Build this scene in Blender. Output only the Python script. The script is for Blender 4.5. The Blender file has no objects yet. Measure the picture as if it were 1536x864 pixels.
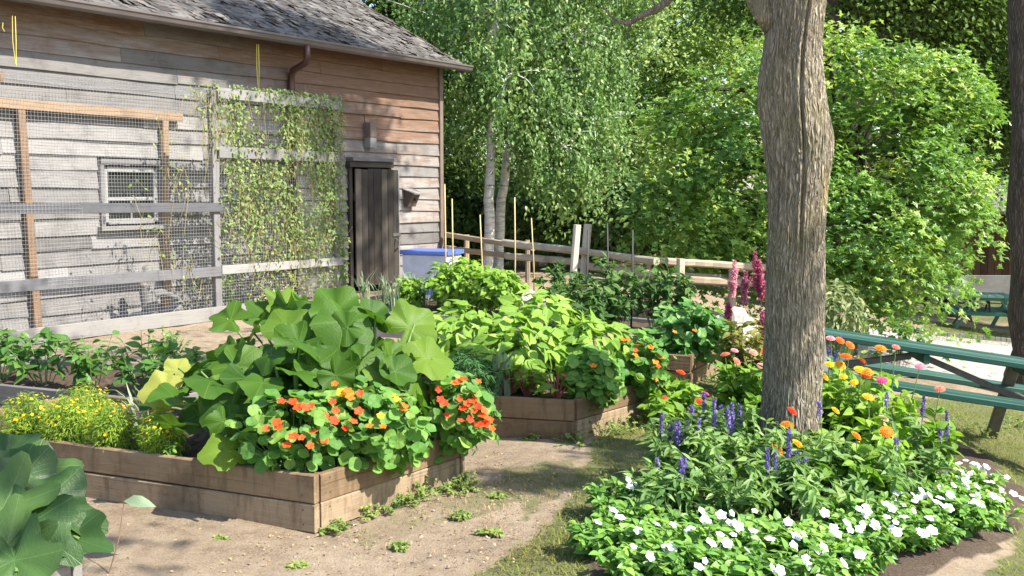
import bpy, math, random
import numpy as np
from mathutils import Matrix, Vector
rng = np.random.default_rng(11)
random.seed(11)
C = bpy.context.scene.collection
PI = math.pi
# ---------------------------------------------------------------- camera
F, U0, V0, HC, HOR = 1600.0, 768.0, 432.0, 1.6, 285.0
TH = math.atan((V0 - HOR) / F); CT, ST = math.cos(TH), math.sin(TH)
cam_d = bpy.data.cameras.new('camera'); cam = bpy.data.objects.new('camera', cam_d); C.objects.link(cam)
cam_d.lens = F / 1536 * 36; cam_d.sensor_width = 36; cam_d.clip_end = 1000; cam_d.clip_start = .05
cam.location = (0, 0, HC); cam.rotation_euler = (PI / 2 - TH, 0, 0)
sc = bpy.context.scene; sc.camera = cam

def gz(x, y=None):                                   # the ground falls away gently to the right
    x = np.asarray(x, float)
    d = .5 * ((x - 1.5) + np.sqrt((x - 1.5) ** 2 + .3))
    return -.15 * np.minimum(d, 9) + .0075
def ray(u, v):
    du, dv = (u - U0) / F, (v - V0) / F
    return np.array([du, CT - dv * ST, -ST - dv * CT])
O = np.array([0, 0, HC])
def G(u, v, z=None):                                 # where a ray meets the ground, or a level z
    d = ray(u, v)
    if z is not None: return O + d * ((z - HC) / d[2])
    zz = 0.0
    for _ in range(30):
        p = O + d * ((zz - HC) / d[2]); zz = float(gz(p[0]))
    return p
def D(u, v, Y):
    d = ray(u, v); return O + d * (Y / d[1])
def X(u, Y): return (u - U0) / F * Y
def onG(u, Y):
    x = X(u, Y); return np.array([x, Y, float(gz(x))])
# ---------------------------------------------------------------- mesh builder
class MB:
    def __init__(s): s.v = []; s.f = {}; s.r = []; s.l = []; s.m = {}; s.n = 0
    def add(s, V, faces, rnd=0.5, lv=None, mat=0):
        V = np.asarray(V, float).reshape(-1, 3); k = len(V)
        s.v.append(V); s.r.append(np.broadcast_to(np.asarray(rnd, float), (k,)).copy())
        s.l.append(V * 0 if lv is None else np.asarray(lv, float).reshape(-1, 3))
        if not isinstance(faces, (list, tuple)) or (len(faces) and not hasattr(faces[0], '__len__')): faces = [faces]
        if isinstance(faces, np.ndarray): faces = [faces]
        for fa in faces:
            fa = np.asarray(fa, int)
            if fa.ndim == 1: fa = fa[None]
            if fa.size == 0: continue
            s.f.setdefault(fa.shape[1], []).append(fa + s.n)
            s.m.setdefault(fa.shape[1], []).append(np.full(len(fa), mat))
        s.n += k
    def inst(s, T, pos, R, sc, rnd, mat=0):
        pos = np.asarray(pos, float).reshape(-1, 3); N = len(pos)
        if N == 0: return
        tv = T['v']; k = len(tv)
        sc = np.broadcast_to(np.asarray(sc, float), (N,)) if np.ndim(sc) < 2 else np.asarray(sc)
        if sc.ndim == 1: V = np.einsum('nij,kj->nki', R, tv) * sc[:, None, None]
        else: V = np.einsum('nij,nkj->nki', R, tv[None] * sc[:, None, :])
        V = V + pos[:, None, :]
        off = (np.arange(N) * k)[:, None, None]
        fs = [(fa[None] + off).reshape(-1, fa.shape[1]) for fa in T['f']]
        s.add(V.reshape(-1, 3), fs, np.repeat(np.broadcast_to(np.asarray(rnd, float), (N,)), k), np.tile(T.get('l', tv), (N, 1)), mat)
    def build(s, name, mats, parent=None, smooth=False, kind=None, local=True):
        me = bpy.data.meshes.new(name)
        V = np.concatenate(s.v) if s.v else np.zeros((0, 3))
        if parent is not None and local: V = V - np.array(ABS[parent.name])
        tot = [len(np.concatenate(a)) for a in s.f.values()]
        sizes = list(s.f.keys())
        loops = np.concatenate([np.concatenate(s.f[k]).ravel() for k in sizes]) if sizes else np.zeros(0, int)
        ltot = np.concatenate([np.full(t, k) for t, k in zip(tot, sizes)]) if sizes else np.zeros(0, int)
        lst = np.concatenate([[0], np.cumsum(ltot)[:-1]]) if sizes else np.zeros(0, int)
        me.vertices.add(len(V)); me.vertices.foreach_set('co', V.ravel())
        me.loops.add(len(loops)); me.loops.foreach_set('vertex_index', loops.astype(np.int32))
        me.polygons.add(len(ltot)); me.polygons.foreach_set('loop_start', lst.astype(np.int32))
        try: me.polygons.foreach_set('loop_total', ltot.astype(np.int32))
        except Exception: pass
        mi = np.concatenate([np.concatenate(s.m[k]) for k in sizes]) if sizes else np.zeros(0, int)
        if not isinstance(mats, (list, tuple)): mats = [mats]
        for m in mats: me.materials.append(m)
        me.polygons.foreach_set('material_index', mi.astype(np.int32))
        me.polygons.foreach_set('use_smooth', np.full(len(ltot), smooth))
        me.update(calc_edges=True)
        a = me.attributes.new('rnd', 'FLOAT', 'POINT'); a.data.foreach_set('value', np.concatenate(s.r).astype(np.float32))
        a = me.attributes.new('lv', 'FLOAT_VECTOR', 'POINT'); a.data.foreach_set('vector', np.concatenate(s.l).astype(np.float32).ravel())
        o = bpy.data.objects.new(name, me); C.objects.link(o)
        if parent is not None: o.parent = parent; ABS[o.name] = ABS[parent.name]
        else: ABS[o.name] = np.zeros(3)
        if kind: o['kind'] = kind
        return o
ABS = {}
def thing(name, label, cat, loc=(0, 0, 0), group=None):
    o = bpy.data.objects.new(name, None); C.objects.link(o); o.empty_display_size = .1
    o.location = [float(c) for c in loc]; ABS[o.name] = np.array(loc, float)
    o['label'] = label; o['category'] = cat
    if group: o['group'] = group
    return o
def tag(o, label, cat, group=None):
    o['label'] = label; o['category'] = cat
    if group: o['group'] = group
    return o
def dup(root, label=None, loc=None, rotz=0., scale=1., group=None):
    r = root.copy(); C.objects.link(r)
    if loc is not None: r.location = [float(c) for c in loc]
    r.rotation_euler = (0, 0, rotz); r.scale = (scale, scale, scale)
    if label: r['label'] = label
    if group: r['group'] = group
    for ch in list(root.children):
        c = ch.copy(); C.objects.link(c); c.parent = r
        for g in ch.children:
            d = g.copy(); C.objects.link(d); d.parent = c
    return r
def nrm(a): a = np.asarray(a, float); return a / (np.linalg.norm(a, axis=-1, keepdims=True) + 1e-9)
def frames(n, t):
    n = nrm(n); t = np.broadcast_to(np.asarray(t, float), n.shape)
    y = t - (t * n).sum(-1, keepdims=True) * n; y = nrm(y)
    x = np.cross(y, n); return np.stack([x, y, n], axis=-1)
def rv(N, s=1.): return rng.normal(0, s, (N, 3))
def place(mesh, name, parent, p, n, t, s):           # a child that shares mesh data
    o = bpy.data.objects.new(name, mesh); C.objects.link(o); o.parent = parent
    R = frames(np.array([n], float), np.array([t], float))[0]
    M = Matrix([list(R[i] * s) + [float(p[i] - ABS[parent.name][i])] for i in range(3)] + [[0, 0, 0, 1]])
    o.matrix_local = M; return o
# ---------------------------------------------------------------- shapes
def tube(mb, pts, rad, k=6, rnd=.5, mat=0, cap=True):
    pts = np.asarray(pts, float); n = len(pts); rad = np.broadcast_to(np.asarray(rad, float), (n,))
    t = nrm(np.gradient(pts, axis=0)); ref = np.array([0, 0, 1.]) if abs(t[0][2]) < .9 else np.array([0, 1., 0])
    a = nrm(np.cross(t, ref)); b = np.cross(t, a)
    an = np.arange(k) / k * 2 * PI
    V = pts[:, None] + rad[:, None, None] * (np.cos(an)[None, :, None] * a[:, None] + np.sin(an)[None, :, None] * b[:, None])
    i = np.arange(n - 1)[:, None] * k; j = np.arange(k)[None]; j2 = (j + 1) % k
    q = np.stack([i + j, i + j2, i + k + j2, i + k + j], -1).reshape(-1, 4)
    L = np.concatenate([[0], np.cumsum(np.linalg.norm(np.diff(pts, axis=0), axis=1))])
    lv = np.stack([np.repeat(L, k), np.tile(np.cos(an) * rad.mean(), n), np.tile(np.sin(an) * rad.mean(), n)], -1)
    fs = [q]
    if cap: fs += [np.arange(k)[::-1][None], (np.arange(k) + (n - 1) * k)[None]]
    mb.add(V.reshape(-1, 3), fs, rnd, lv, mat)
def tubes(mb, A, B, r0, r1, sag=0., k=4, seg=3, rnd=.5, mat=0):   # many bent stems at once
    A = np.asarray(A, float).reshape(-1, 3); B = np.asarray(B, float).reshape(-1, 3); N = len(A)
    if N == 0: return
    t = np.linspace(0, 1, seg + 1)[None, :, None]
    P = A[:, None] * (1 - t) + B[:, None] * t
    P = P + np.asarray(sag)[..., None, None] * np.array([0, 0, 1.]) * (4 * t * (1 - t)) if np.ndim(sag) else P + sag * np.array([0, 0, 1.]) * (4 * t * (1 - t))
    d = nrm(B - A); ref = np.where(np.abs(d[:, 2:3]) < .9, [[0, 0, 1.]], [[1., 0, 0]])
    a = nrm(np.cross(d, ref)); b = np.cross(d, a)
    an = np.arange(k) / k * 2 * PI
    R = (np.asarray(r0).reshape(-1, 1) * (1 - t[0, :, 0]) + np.asarray(r1).reshape(-1, 1) * t[0, :, 0])
    R = np.broadcast_to(R, (N, seg + 1))
    V = P[:, :, None] + R[:, :, None, None] * (np.cos(an)[None, None, :, None] * a[:, None, None] + np.sin(an)[None, None, :, None] * b[:, None, None])
    i = np.arange(seg)[:, None] * k; j = np.arange(k)[None]; j2 = (j + 1) % k
    q = np.stack([i + j, i + j2, i + k + j2, i + k + j], -1).reshape(-1, 4)
    off = (np.arange(N) * k * (seg + 1))[:, None, None]
    rr = np.repeat(np.broadcast_to(np.asarray(rnd, float), (N,)), k * (seg + 1))
    mb.add(V.reshape(-1, 3), [(q[None] + off).reshape(-1, 4)], rr, None, mat)
def board(mb, p0, p1, up, h, t, c=.004, rnd=None, mat=0, seg=1, warp=0.):
    """a sawn board from p0 to p1 (centre line), height h along up, thickness t, softened edges"""
    p0, p1 = np.asarray(p0, float), np.asarray(p1, float); ax = p1 - p0; L = np.linalg.norm(ax); ax = ax / L
    up = np.asarray(up, float); up = up - ax * up.dot(ax); up = up / np.linalg.norm(up); sd = np.cross(ax, up)
    h2, t2 = h / 2, t / 2; c = min(c, h2 * .45, t2 * .45)
    prof = np.array([(t2 - c, -h2), (t2, -h2 + c), (t2, h2 - c), (t2 - c, h2), (-t2 + c, h2), (-t2, h2 - c), (-t2, -h2 + c), (-t2 + c, -h2)])
    V = []; LV = []
    r = random.random() if rnd is None else rnd; off = random.uniform(0, 50)
    for i in range(seg + 1):
        x = L * i / seg; w = random.uniform(-warp, warp) if 0 < i < seg else 0
        for a, b in prof:
            V.append(p0 + ax * x + sd * (a + w) + up * b); LV.append((x + off, b + off, a))
    q = []
    for i in range(seg):
        for j in range(8): q.append((i * 8 + j, i * 8 + (j + 1) % 8, (i + 1) * 8 + (j + 1) % 8, (i + 1) * 8 + j))
    mb.add(V, [np.array(q)[:, ::-1], np.arange(8)[None], (np.arange(8) + seg * 8)[None, ::-1]], r, LV, mat)
def quad(mb, a, b, c, d, rnd=.5, lv=None, mat=0): mb.add([a, b, c, d], [np.array([[0, 1, 2, 3]])], rnd, lv, mat)
# leaf templates: +Y towards the tip, +Z the upper side, length 1
def T_lance(rows=4, w=.34, fold=.22, droop=.25, p=.85, wav=0.):
    V, LV = [], []
    for i in range(rows + 1):
        t = i / rows; ww = w / 2 * max(math.sin(PI * t ** p), .03); z = -droop * t * t
        s = wav * math.sin(t * 11)
        V += [(-ww, t, z + fold * ww + s), (0, t, z), (ww, t, z + fold * ww - s)]
        LV += [(-ww, t, 0), (0, t, 0), (ww, t, 0)]
    q = []
    for i in range(rows):
        a = i * 3; q += [(a, a + 1, a + 4, a + 3), (a + 1, a + 2, a + 5, a + 4)]
    return dict(v=np.array(V), f=[np.array(q)], l=np.array(LV))
def T_quad(w=.5, bend=.12):
    V = np.array([(0, 0, 0), (-w / 2, .45, bend), (0, 1, -bend), (w / 2, .45, bend)]); return dict(v=V, f=[np.array([[0, 1, 2], [0, 2, 3]])[:, ::-1]])
def T_polar(rim, rings=2, zf=None, cy=0.):
    """rim: radius at equal angles from -90 deg; zf(x,y,r01,ang) gives the height"""
    n = len(rim); V = [(0, cy, 0)]; LV = [(0, 0, 0)]
    for k in range(1, rings + 1):
        for i, r in enumerate(rim):
            a = -PI / 2 + 2 * PI * i / n; rr = r * k / rings
            x, y = rr * math.cos(a), rr * math.sin(a)
            V.append((x, y + cy, zf(x, y, k / rings, a) if zf else 0)); LV.append((x, y, k / rings))
    tri = [(0, 1 + i, 1 + (i + 1) % n) for i in range(n)]; q = []
    for k in range(rings - 1):
        b = 1 + k * n
        for i in range(n): q.append((b + i, b + n + i, b + n + (i + 1) % n, b + (i + 1) % n))
    f = [np.array(tri)] + ([np.array(q)] if q else [])
    V = np.array(V)
    V[0, 2] = zf(0, 0, 0, 0) if zf else 0
    return dict(v=V, f=f, l=np.array(LV))
def squash_leaf(seed, n=36, lob=.1):
    r = random.Random(seed); ph = r.uniform(0, 6)
    rim = []
    for i in range(n):
        a = 2 * PI * i / n                                   # 0 = at the petiole notch
        d = min(a, 2 * PI - a)
        q = .50 + lob * .5 * math.cos(5 * (a - PI)) + .012 * math.sin(11 * a + ph) + .012 * math.sin(17 * a)
        q *= 1 - .72 * math.exp(-(d / .30) ** 2)
        q *= 1 + .12 * math.cos(a - PI)
        rim.append(q)
    cup = r.uniform(-.5, .35); fold = r.uniform(.05, .25); wv = r.uniform(.03, .07)
    def zf(x, y, k, a): return -cup * (x * x + y * y) * .9 + fold * abs(x) - .35 * max(0, y) ** 2 + wv * k * k * math.sin(6 * a + ph) + .012 * math.cos(10 * (a + PI / 2)) * k
    return T_polar(rim, 5, zf)
def round_leaf(seed, n=14):
    r = random.Random(seed); ph = r.uniform(0, 6)
    rim = [.5 + .025 * math.sin(5 * 2 * PI * i / n + ph) for i in range(n)]
    return T_polar(rim, 2, lambda x, y, k, a: .07 * k * k + .05 * k * math.sin(3 * a + ph))
MAPLE = [.10, .28, .42, .30, .62, .34, .40, .36, .75, .36, .40, .34, .62, .30, .42, .28]
T_maple = T_polar([r * .7 for r in MAPLE], 1, lambda x, y, k, a: .10 * k * abs(math.sin(2.5 * a)) - .1 * k, cy=.35)
SQ = [squash_leaf(i) for i in range(8)]
SQL = [squash_leaf(i + 30, 44, .2) for i in range(5)]
RL = [round_leaf(i) for i in range(4)]
LAN = T_lance(); LANW = T_lance(4, .5, .2, .3); LANN = T_lance(3, .16, .3, .3); OVAL = T_lance(4, .68, .18, .22, .75)
SMALL = T_lance(2, .55, .2, .2); BL = T_quad(.62, .1); NEED = T_quad(.2, .05)
def flower_T(npet, w, inner=.12, up=.25, rows=2, tipw=1.):
    V, q = [], []
    for i in range(npet):
        a = 2 * PI * i / npet; ca, sa = math.cos(a), math.sin(a); b = len(V)
        for k in range(rows + 1):
            t = k / rows; r = inner + (1 - inner) * t; ww = w * (.35 + .65 * math.sin(PI * min(.62, t * .62) / 1.24 * 1.9)) * (tipw if k == rows else 1)
            z = up * t - .25 * up * t * t * 2
            for s in (-1, 1): V.append((ca * r - sa * ww * s, sa * r + ca * ww * s, z + .02 * (i % 2)))
        for k in range(rows): q.append((b + 2 * k, b + 2 * k + 1, b + 2 * k + 3, b + 2 * k + 2))
    return np.array(V) * .5, [np.array(q)]
# ---------------------------------------------------------------- materials
def nodes(name):
    m = bpy.data.materials.new(name); m.use_nodes = True; nt = m.node_tree; nt.nodes.clear()
    def N(t, **kw):
        n = nt.nodes.new(t)
        for k, v in kw.items(): setattr(n, k, v)
        return n
    L = nt.links.new
    return m, N, L
def ramp(N, L, fac, cols, pos=None, interp='LINEAR'):
    r = N('ShaderNodeValToRGB'); r.color_ramp.interpolation = interp
    n = len(cols); pos = pos or [i / (n - 1) for i in range(n)]
    while len(r.color_ramp.elements) < n: r.color_ramp.elements.new(.5)
    for e, c, p in zip(r.color_ramp.elements, cols, pos): e.position = p; e.color = (*c, 1)
    if fac is not None: L(fac, r.inputs[0])
    return r.outputs[0]
def mixc(N, L, f, a, b, mode='MIX'):
    m = N('ShaderNodeMix', data_type='RGBA', blend_type=mode)
    for i, x in ((0, f), (6, a), (7, b)):
        if isinstance(x, (int, float)): m.inputs[i].default_value = x
        elif isinstance(x, tuple): m.inputs[i].default_value = (*x, 1)
        else: L(x, m.inputs[i])
    return m.outputs[2]
def math_(N, L, op, a, b=None, clamp=False):
    m = N('ShaderNodeMath', operation=op); m.use_clamp = clamp
    for i, x in enumerate((a, b)):
        if x is None: continue
        if isinstance(x, (int, float)): m.inputs[i].default_value = x
        else: L(x, m.inputs[i])
    return m.outputs[0]
def noise(N, L, vec, scale, detail=3, rough=.6, dist=0.):
    n = N('ShaderNodeTexNoise'); n.inputs['Scale'].default_value = scale; n.inputs['Detail'].default_value = detail
    n.inputs['Roughness'].default_value = rough; n.inputs['Distortion'].default_value = dist
    if vec is not None: L(vec, n.inputs['Vector'])
    return n.outputs[0]
def attr(N, name, o=2):
    a = N('ShaderNodeAttribute', attribute_name=name); return a.outputs[o] if o != 1 else a.outputs['Vector']
def mapping(N, L, vec, scale):
    m = N('ShaderNodeMapping'); m.inputs['Scale'].default_value = scale; L(vec, m.inputs['Vector']); return m.outputs[0]
def bump(N, L, h, s, d=.01):
    b = N('ShaderNodeBump'); b.inputs['Strength'].default_value = s; b.inputs['Distance'].default_value = d; L(h, b.inputs['Height']); return b.outputs[0]
def out(N, L, sh):
    o = N('ShaderNodeOutputMaterial'); L(sh, o.inputs['Surface'])
def princ(N, L, col, rough=.6, spec=.4, nor=None, **kw):
    p = N('ShaderNodeBsdfPrincipled')
    if isinstance(col, tuple): p.inputs['Base Color'].default_value = (*col, 1)
    else: L(col, p.inputs['Base Color'])
    if isinstance(rough, (int, float)): p.inputs['Roughness'].default_value = rough
    else: L(rough, p.inputs['Roughness'])
    p.inputs['Specular IOR Level'].default_value = spec
    if nor is not None: L(nor, p.inputs['Normal'])
    for k, v in kw.items(): p.inputs[k].default_value = v
    return p.outputs[0]
LK = (1.42, 1.2, 1.0); LKT = (1.8, 1.42, 1.75)
def m_leaf(name, cols, trans=.35, rough=.45, spec=.4, tint=(1.25, 1.35, .6), vein=None, nscale=6.):
    m, N, L = nodes(name); cols = [tuple(x * k for x, k in zip(c, LKT if name.split()[0] in ('maple', 'birch', 'pale', 'woodland') else LK)) for c in cols]; spec *= .5
    r = attr(N, 'rnd'); geo = N('ShaderNodeTexCoord')
    nz = noise(N, L, geo.outputs['Object'], nscale, 2)
    f = math_(N, L, 'ADD', r, math_(N, L, 'MULTIPLY', math_(N, L, 'SUBTRACT', nz, .5), .5), True)
    col = ramp(N, L, f, cols); nor = None
    if vein:
        v = attr(N, 'lv', 1); sx = N('ShaderNodeSeparateXYZ'); L(v, sx.inputs[0])
        x, y = sx.outputs[0], sx.outputs[1]
        if vein == 'palm':
            an = math_(N, L, 'ARCTAN2', x, y)
            w = math_(N, L, 'ABSOLUTE', math_(N, L, 'SINE', math_(N, L, 'MULTIPLY', an, 2.5)))
            rr = math_(N, L, 'SQRT', math_(N, L, 'ADD', math_(N, L, 'MULTIPLY', x, x), math_(N, L, 'MULTIPLY', y, y)))
            d = math_(N, L, 'MULTIPLY', w, rr)
            side = math_(N, L, 'ABSOLUTE', math_(N, L, 'SINE', math_(N, L, 'MULTIPLY', math_(N, L, 'SUBTRACT', rr, math_(N, L, 'MULTIPLY', d, .9)), 34)))
            sv = math_(N, L, 'SUBTRACT', 1, math_(N, L, 'MULTIPLY', side, 3.0), True)
            line = math_(N, L, 'MAXIMUM', math_(N, L, 'SUBTRACT', 1, math_(N, L, 'MULTIPLY', d, 45), True), math_(N, L, 'MULTIPLY', sv, .15))
        else:
            ax = math_(N, L, 'ABSOLUTE', x)
            line = math_(N, L, 'SUBTRACT', 1, math_(N, L, 'MULTIPLY', ax, 40), True)
            side = math_(N, L, 'ABSOLUTE', math_(N, L, 'SINE', math_(N, L, 'MULTIPLY', math_(N, L, 'SUBTRACT', y, ax), 22)))
            line = math_(N, L, 'MAXIMUM', line, math_(N, L, 'MULTIPLY', math_(N, L, 'SUBTRACT', 1, math_(N, L, 'MULTIPLY', side, 3), True), .4))
        col = mixc(N, L, math_(N, L, 'MULTIPLY', line, .32), col, tuple(min(1, c * 1.8 + .03) for c in cols[-1]))
        h = math_(N, L, 'ADD', math_(N, L, 'MULTIPLY', line, -1), math_(N, L, 'MULTIPLY', noise(N, L, v, 14, 2), .8))
        nor = bump(N, L, h, .3, .008)
    p = princ(N, L, col, rough, spec, nor)
    t = N('ShaderNodeBsdfTranslucent'); L(mixc(N, L, 1., col, tint, 'MULTIPLY'), t.inputs[0])
    if nor is not None: L(nor, t.inputs['Normal'])
    mx = N('ShaderNodeMixShader'); mx.inputs[0].default_value = trans; L(p, mx.inputs[1]); L(t.outputs[0], mx.inputs[2])
    out(N, L, mx.outputs[0]); return m
def m_wood(name, cols, rough=.85, grain=(1.2, 26, 26), stain=None, dirt=.35, bs=.5):
    m, N, L = nodes(name)
    lv = attr(N, 'lv', 1); r = attr(N, 'rnd')
    g = noise(N, L, mapping(N, L, lv, grain), 2.2, 5, .65, .6)
    big = noise(N, L, mapping(N, L, lv, (1.2, 3, 3)), 1.6, 4, .6)
    f = math_(N, L, 'ADD', math_(N, L, 'MULTIPLY', r, .45), math_(N, L, 'MULTIPLY', math_(N, L, 'ADD', g, big), .275), True)
    col = ramp(N, L, f, cols, [.2 + .55 * i / (len(cols) - 1) for i in range(len(cols))])
    wn = noise(N, L, mapping(N, L, lv, (.6, 60, 60)), 2, 2, .5)
    crack = math_(N, L, 'MULTIPLY', math_(N, L, 'SUBTRACT', .38, wn, True), 6, True)
    col = mixc(N, L, math_(N, L, 'MULTIPLY', crack, .55), col, tuple(c * .25 for c in cols[0]))
    if dirt:
        geo = N('ShaderNodeNewGeometry')
        dn = noise(N, L, geo.outputs['Position'], 3.0, 5, .7)
        col = mixc(N, L, math_(N, L, 'MULTIPLY', math_(N, L, 'SUBTRACT', dn, .5, True), dirt * 5, True), col, tuple(c * .45 for c in cols[0]))
    if stain is None and dirt > .5:                       # damp streaks down the face
        vs = noise(N, L, mapping(N, L, lv, (9, 1.5, 1.5)), 1.5, 4, .7); col = mixc(N, L, math_(N, L, 'MULTIPLY', math_(N, L, 'SUBTRACT', vs, .5, True), 3.2, True), col, tuple(c * .55 for c in cols[0]))
    if stain:                                             # brown stain map kept in a mesh attribute
        s = attr(N, 'stain'); sn = noise(N, L, mapping(N, L, lv, (.9, 7, 7)), 1.3, 4, .65)
        sf = math_(N, L, 'MULTIPLY', math_(N, L, 'SUBTRACT', math_(N, L, 'ADD', s, math_(N, L, 'MULTIPLY', math_(N, L, 'ADD', sn, noise(N, L, mapping(N, L, lv, (2.5, 14, 14)), 1.1, 5, .7)), .62)), .88, True), 2.6, True)
        sc_ = ramp(N, L, g, stain)
        col = mixc(N, L, math_(N, L, 'MULTIPLY', sf, .92), col, sc_)
    hsum = math_(N, L, 'SUBTRACT', g, crack)
    out(N, L, princ(N, L, col, rough, .25, bump(N, L, hsum, bs, .006))); return m
def m_plain(name, col, rough=.5, spec=.4, var=.15, scale=8., bs=0., **kw):
    m, N, L = nodes(name)
    tc = N('ShaderNodeTexCoord'); n = noise(N, L, tc.outputs['Object'], scale, 4)
    c = ramp(N, L, n, [tuple(x * (1 - var) for x in col), tuple(min(1, x * (1 + var)) for x in col)], [.3, .7])
    out(N, L, princ(N, L, c, rough, spec, bump(N, L, n, bs, .01) if bs else None, **kw)); return m
def m_petal(name, cols, trans=.3, rough=.6):
    m, N, L = nodes(name)
    oi = N('ShaderNodeObjectInfo'); r = attr(N, 'rnd')
    f = math_(N, L, 'ADD', math_(N, L, 'MULTIPLY', oi.outputs['Random'], .6), math_(N, L, 'MULTIPLY', r, .4), True)
    col = ramp(N, L, f, cols)
    p = princ(N, L, col, rough, .2); t = N('ShaderNodeBsdfTranslucent'); L(col, t.inputs[0])
    mx = N('ShaderNodeMixShader'); mx.inputs[0].default_value = trans; L(p, mx.inputs[1]); L(t.outputs[0], mx.inputs[2])
    out(N, L, mx.outputs[0]); return m
M = {}
M['squash'] = m_leaf('squash leaf', [(.020, .068, .010), (.045, .122, .015), (.115, .215, .028)], .38, .48, .45, vein='palm', nscale=3)
M['squash_y'] = m_leaf('yellowing squash leaf', [(.16, .23, .05), (.22, .28, .07), (.28, .30, .09)], .35, .5, .3, vein='palm', nscale=3)
M['rhubarb'] = m_leaf('broad dark leaf', [(.016, .05, .016), (.032, .085, .026), (.06, .13, .04)], .25, .4, .6, vein='palm', nscale=5)
M['bean'] = m_leaf('bean leaf', [(.10, .22, .04), (.17, .33, .06), (.27, .43, .11)], .38, .45, .4, vein='pin')
M['nast'] = m_leaf('nasturtium leaf', [(.06, .17, .045), (.10, .25, .06), (.19, .34, .09)], .36, .5, .35)
M['nast_d'] = m_leaf('mound leaf', [(.05, .16, .05), (.09, .24, .07), (.17, .34, .12)], .34, .45, .45)
M['dill'] = m_leaf('feathery leaf', [(.03, .10, .04), (.05, .14, .055), (.08, .18, .06)], .2, .6, .2)
M['leek'] = m_leaf('blue green leaf', [(.10, .18, .13), (.16, .25, .18), (.24, .34, .24)], .2, .4, .5)
M['chard'] = m_leaf('chard leaf', [(.05, .14, .025), (.10, .21, .03), (.18, .29, .05)], .38, .35, .5, vein='pin')
M['pepper'] = m_leaf('pepper leaf', [(.035, .10, .03), (.06, .16, .04), (.10, .21, .05)], .33, .4, .45)
M['marigold'] = m_leaf('marigold leaf', [(.11, .22, .03), (.18, .31, .045), (.26, .39, .07)], .35, .6, .2)
M['basil'] = m_leaf('bright bush leaf', [(.09, .20, .03), (.16, .32, .05), (.24, .42, .08)], .38, .45, .4)
M['tomato'] = m_leaf('tomato leaf', [(.035, .09, .03), (.06, .14, .045), (.10, .20, .06)], .3, .55, .3)
M['zinnia'] = m_leaf('zinnia leaf', [(.08, .19, .03), (.14, .29, .045), (.23, .40, .08)], .38, .5, .3)
M['salvia'] = m_leaf('salvia leaf', [(.065, .155, .05), (.115, .235, .08), (.21, .35, .14)], .36, .45, .4)
M['vinca'] = m_leaf('bedding leaf', [(.065, .18, .045), (.12, .28, .065), (.21, .38, .09)], .34, .38, .5)
M['amaranth'] = m_leaf('amaranth leaf', [(.07, .07, .03), (.12, .16, .04), (.22, .26, .07)], .35, .5, .3)
M['vine'] = m_leaf('vine leaf', [(.10, .19, .075), (.16, .26, .11), (.26, .34, .17)], .36, .55, .3)
M['vine_dry'] = m_leaf('dry vine', [(.19, .20, .09), (.26, .27, .13), (.34, .33, .19)], .3, .7, .2, (1.1, 1.05, .7))
M['grass'] = m_leaf('grass blade', [(.16, .17, .055), (.15, .22, .05), (.25, .29, .10)], .35, .55, .3, (1.1, 1.2, .6))
M['weed'] = m_leaf('weed leaf', [(.10, .18, .06), (.16, .25, .08), (.24, .32, .12)], .33, .55, .3)
M['straw'] = m_leaf('dry straw', [(.20, .15, .09), (.28, .22, .14), (.36, .30, .20)], .1, .7, .2, (1, 1, .9))
M['maple'] = m_leaf('maple leaf', [(.05, .14, .022), (.115, .25, .036), (.25, .38, .07)], .36, .36, .8, (1.2, 1.3, .7), nscale=1.2)
M['birch'] = m_leaf('birch leaf', [(.05, .13, .03), (.10, .21, .045), (.19, .29, .08)], .36, .38, .8, (1.1, 1.25, .8), nscale=.8)
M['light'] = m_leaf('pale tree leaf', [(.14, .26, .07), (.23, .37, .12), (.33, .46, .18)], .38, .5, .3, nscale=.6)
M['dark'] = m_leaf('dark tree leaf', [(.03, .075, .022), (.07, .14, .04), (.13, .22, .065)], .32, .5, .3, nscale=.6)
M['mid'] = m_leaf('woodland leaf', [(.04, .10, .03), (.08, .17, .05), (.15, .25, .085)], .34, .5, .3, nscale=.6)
M['greyshrub'] = m_leaf('grey green leaf', [(.10, .16, .08), (.16, .23, .12), (.24, .30, .17)], .3, .55, .3)
M['stem'] = m_plain('green stem', (.13, .22, .06), .5, .3)
M['stem_r'] = m_plain('reddish stem', (.28, .08, .07), .5, .3)
M['stem_d'] = m_plain('dry stem', (.22, .15, .09), .8, .2)
M['bed'] = m_wood('bed boards', [(.115, .072, .038), (.22, .148, .082), (.33, .245, .155)], dirt=.6)
M['bed_grey'] = m_wood('grey bed boards', [(.14, .13, .118), (.20, .188, .17), (.27, .255, .235)])
M['fence'] = m_wood('split rails', [(.25, .19, .125), (.40, .33, .23), (.54, .47, .36)], grain=(1, 14, 14))
M['frame_wood'] = m_wood('frame wood', [(.18, .11, .065), (.28, .185, .11), (.36, .26, .17)])
M['post_sunlit'] = m_wood('sunlit post', [(.36, .30, .22), (.52, .45, .35), (.64, .58, .48)])  # fence wood lightened, sunlight painted into the two leaning posts
M['grey_wood'] = m_wood('weathered rail', [(.13, .125, .125), (.22, .212, .20), (.32, .305, .285)])
M['rail_shaded'] = m_wood('shaded rail', [(.07, .07, .075), (.12, .12, .125), (.19, .185, .185)])  # rail wood darkened to paint the dappled shade on the left rails
M['siding'] = m_wood('clapboard', [(.115, .108, .10), (.225, .213, .20), (.35, .335, .315)], stain=[(.05, .027, .018), (.175, .098, .058), (.32, .20, .125)], dirt=.45)
M['dark_wood'] = m_wood('dark weathered boards', [(.026, .022, .018), (.065, .055, .043), (.135, .116, .092)], grain=(.8, 30, 30))
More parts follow.
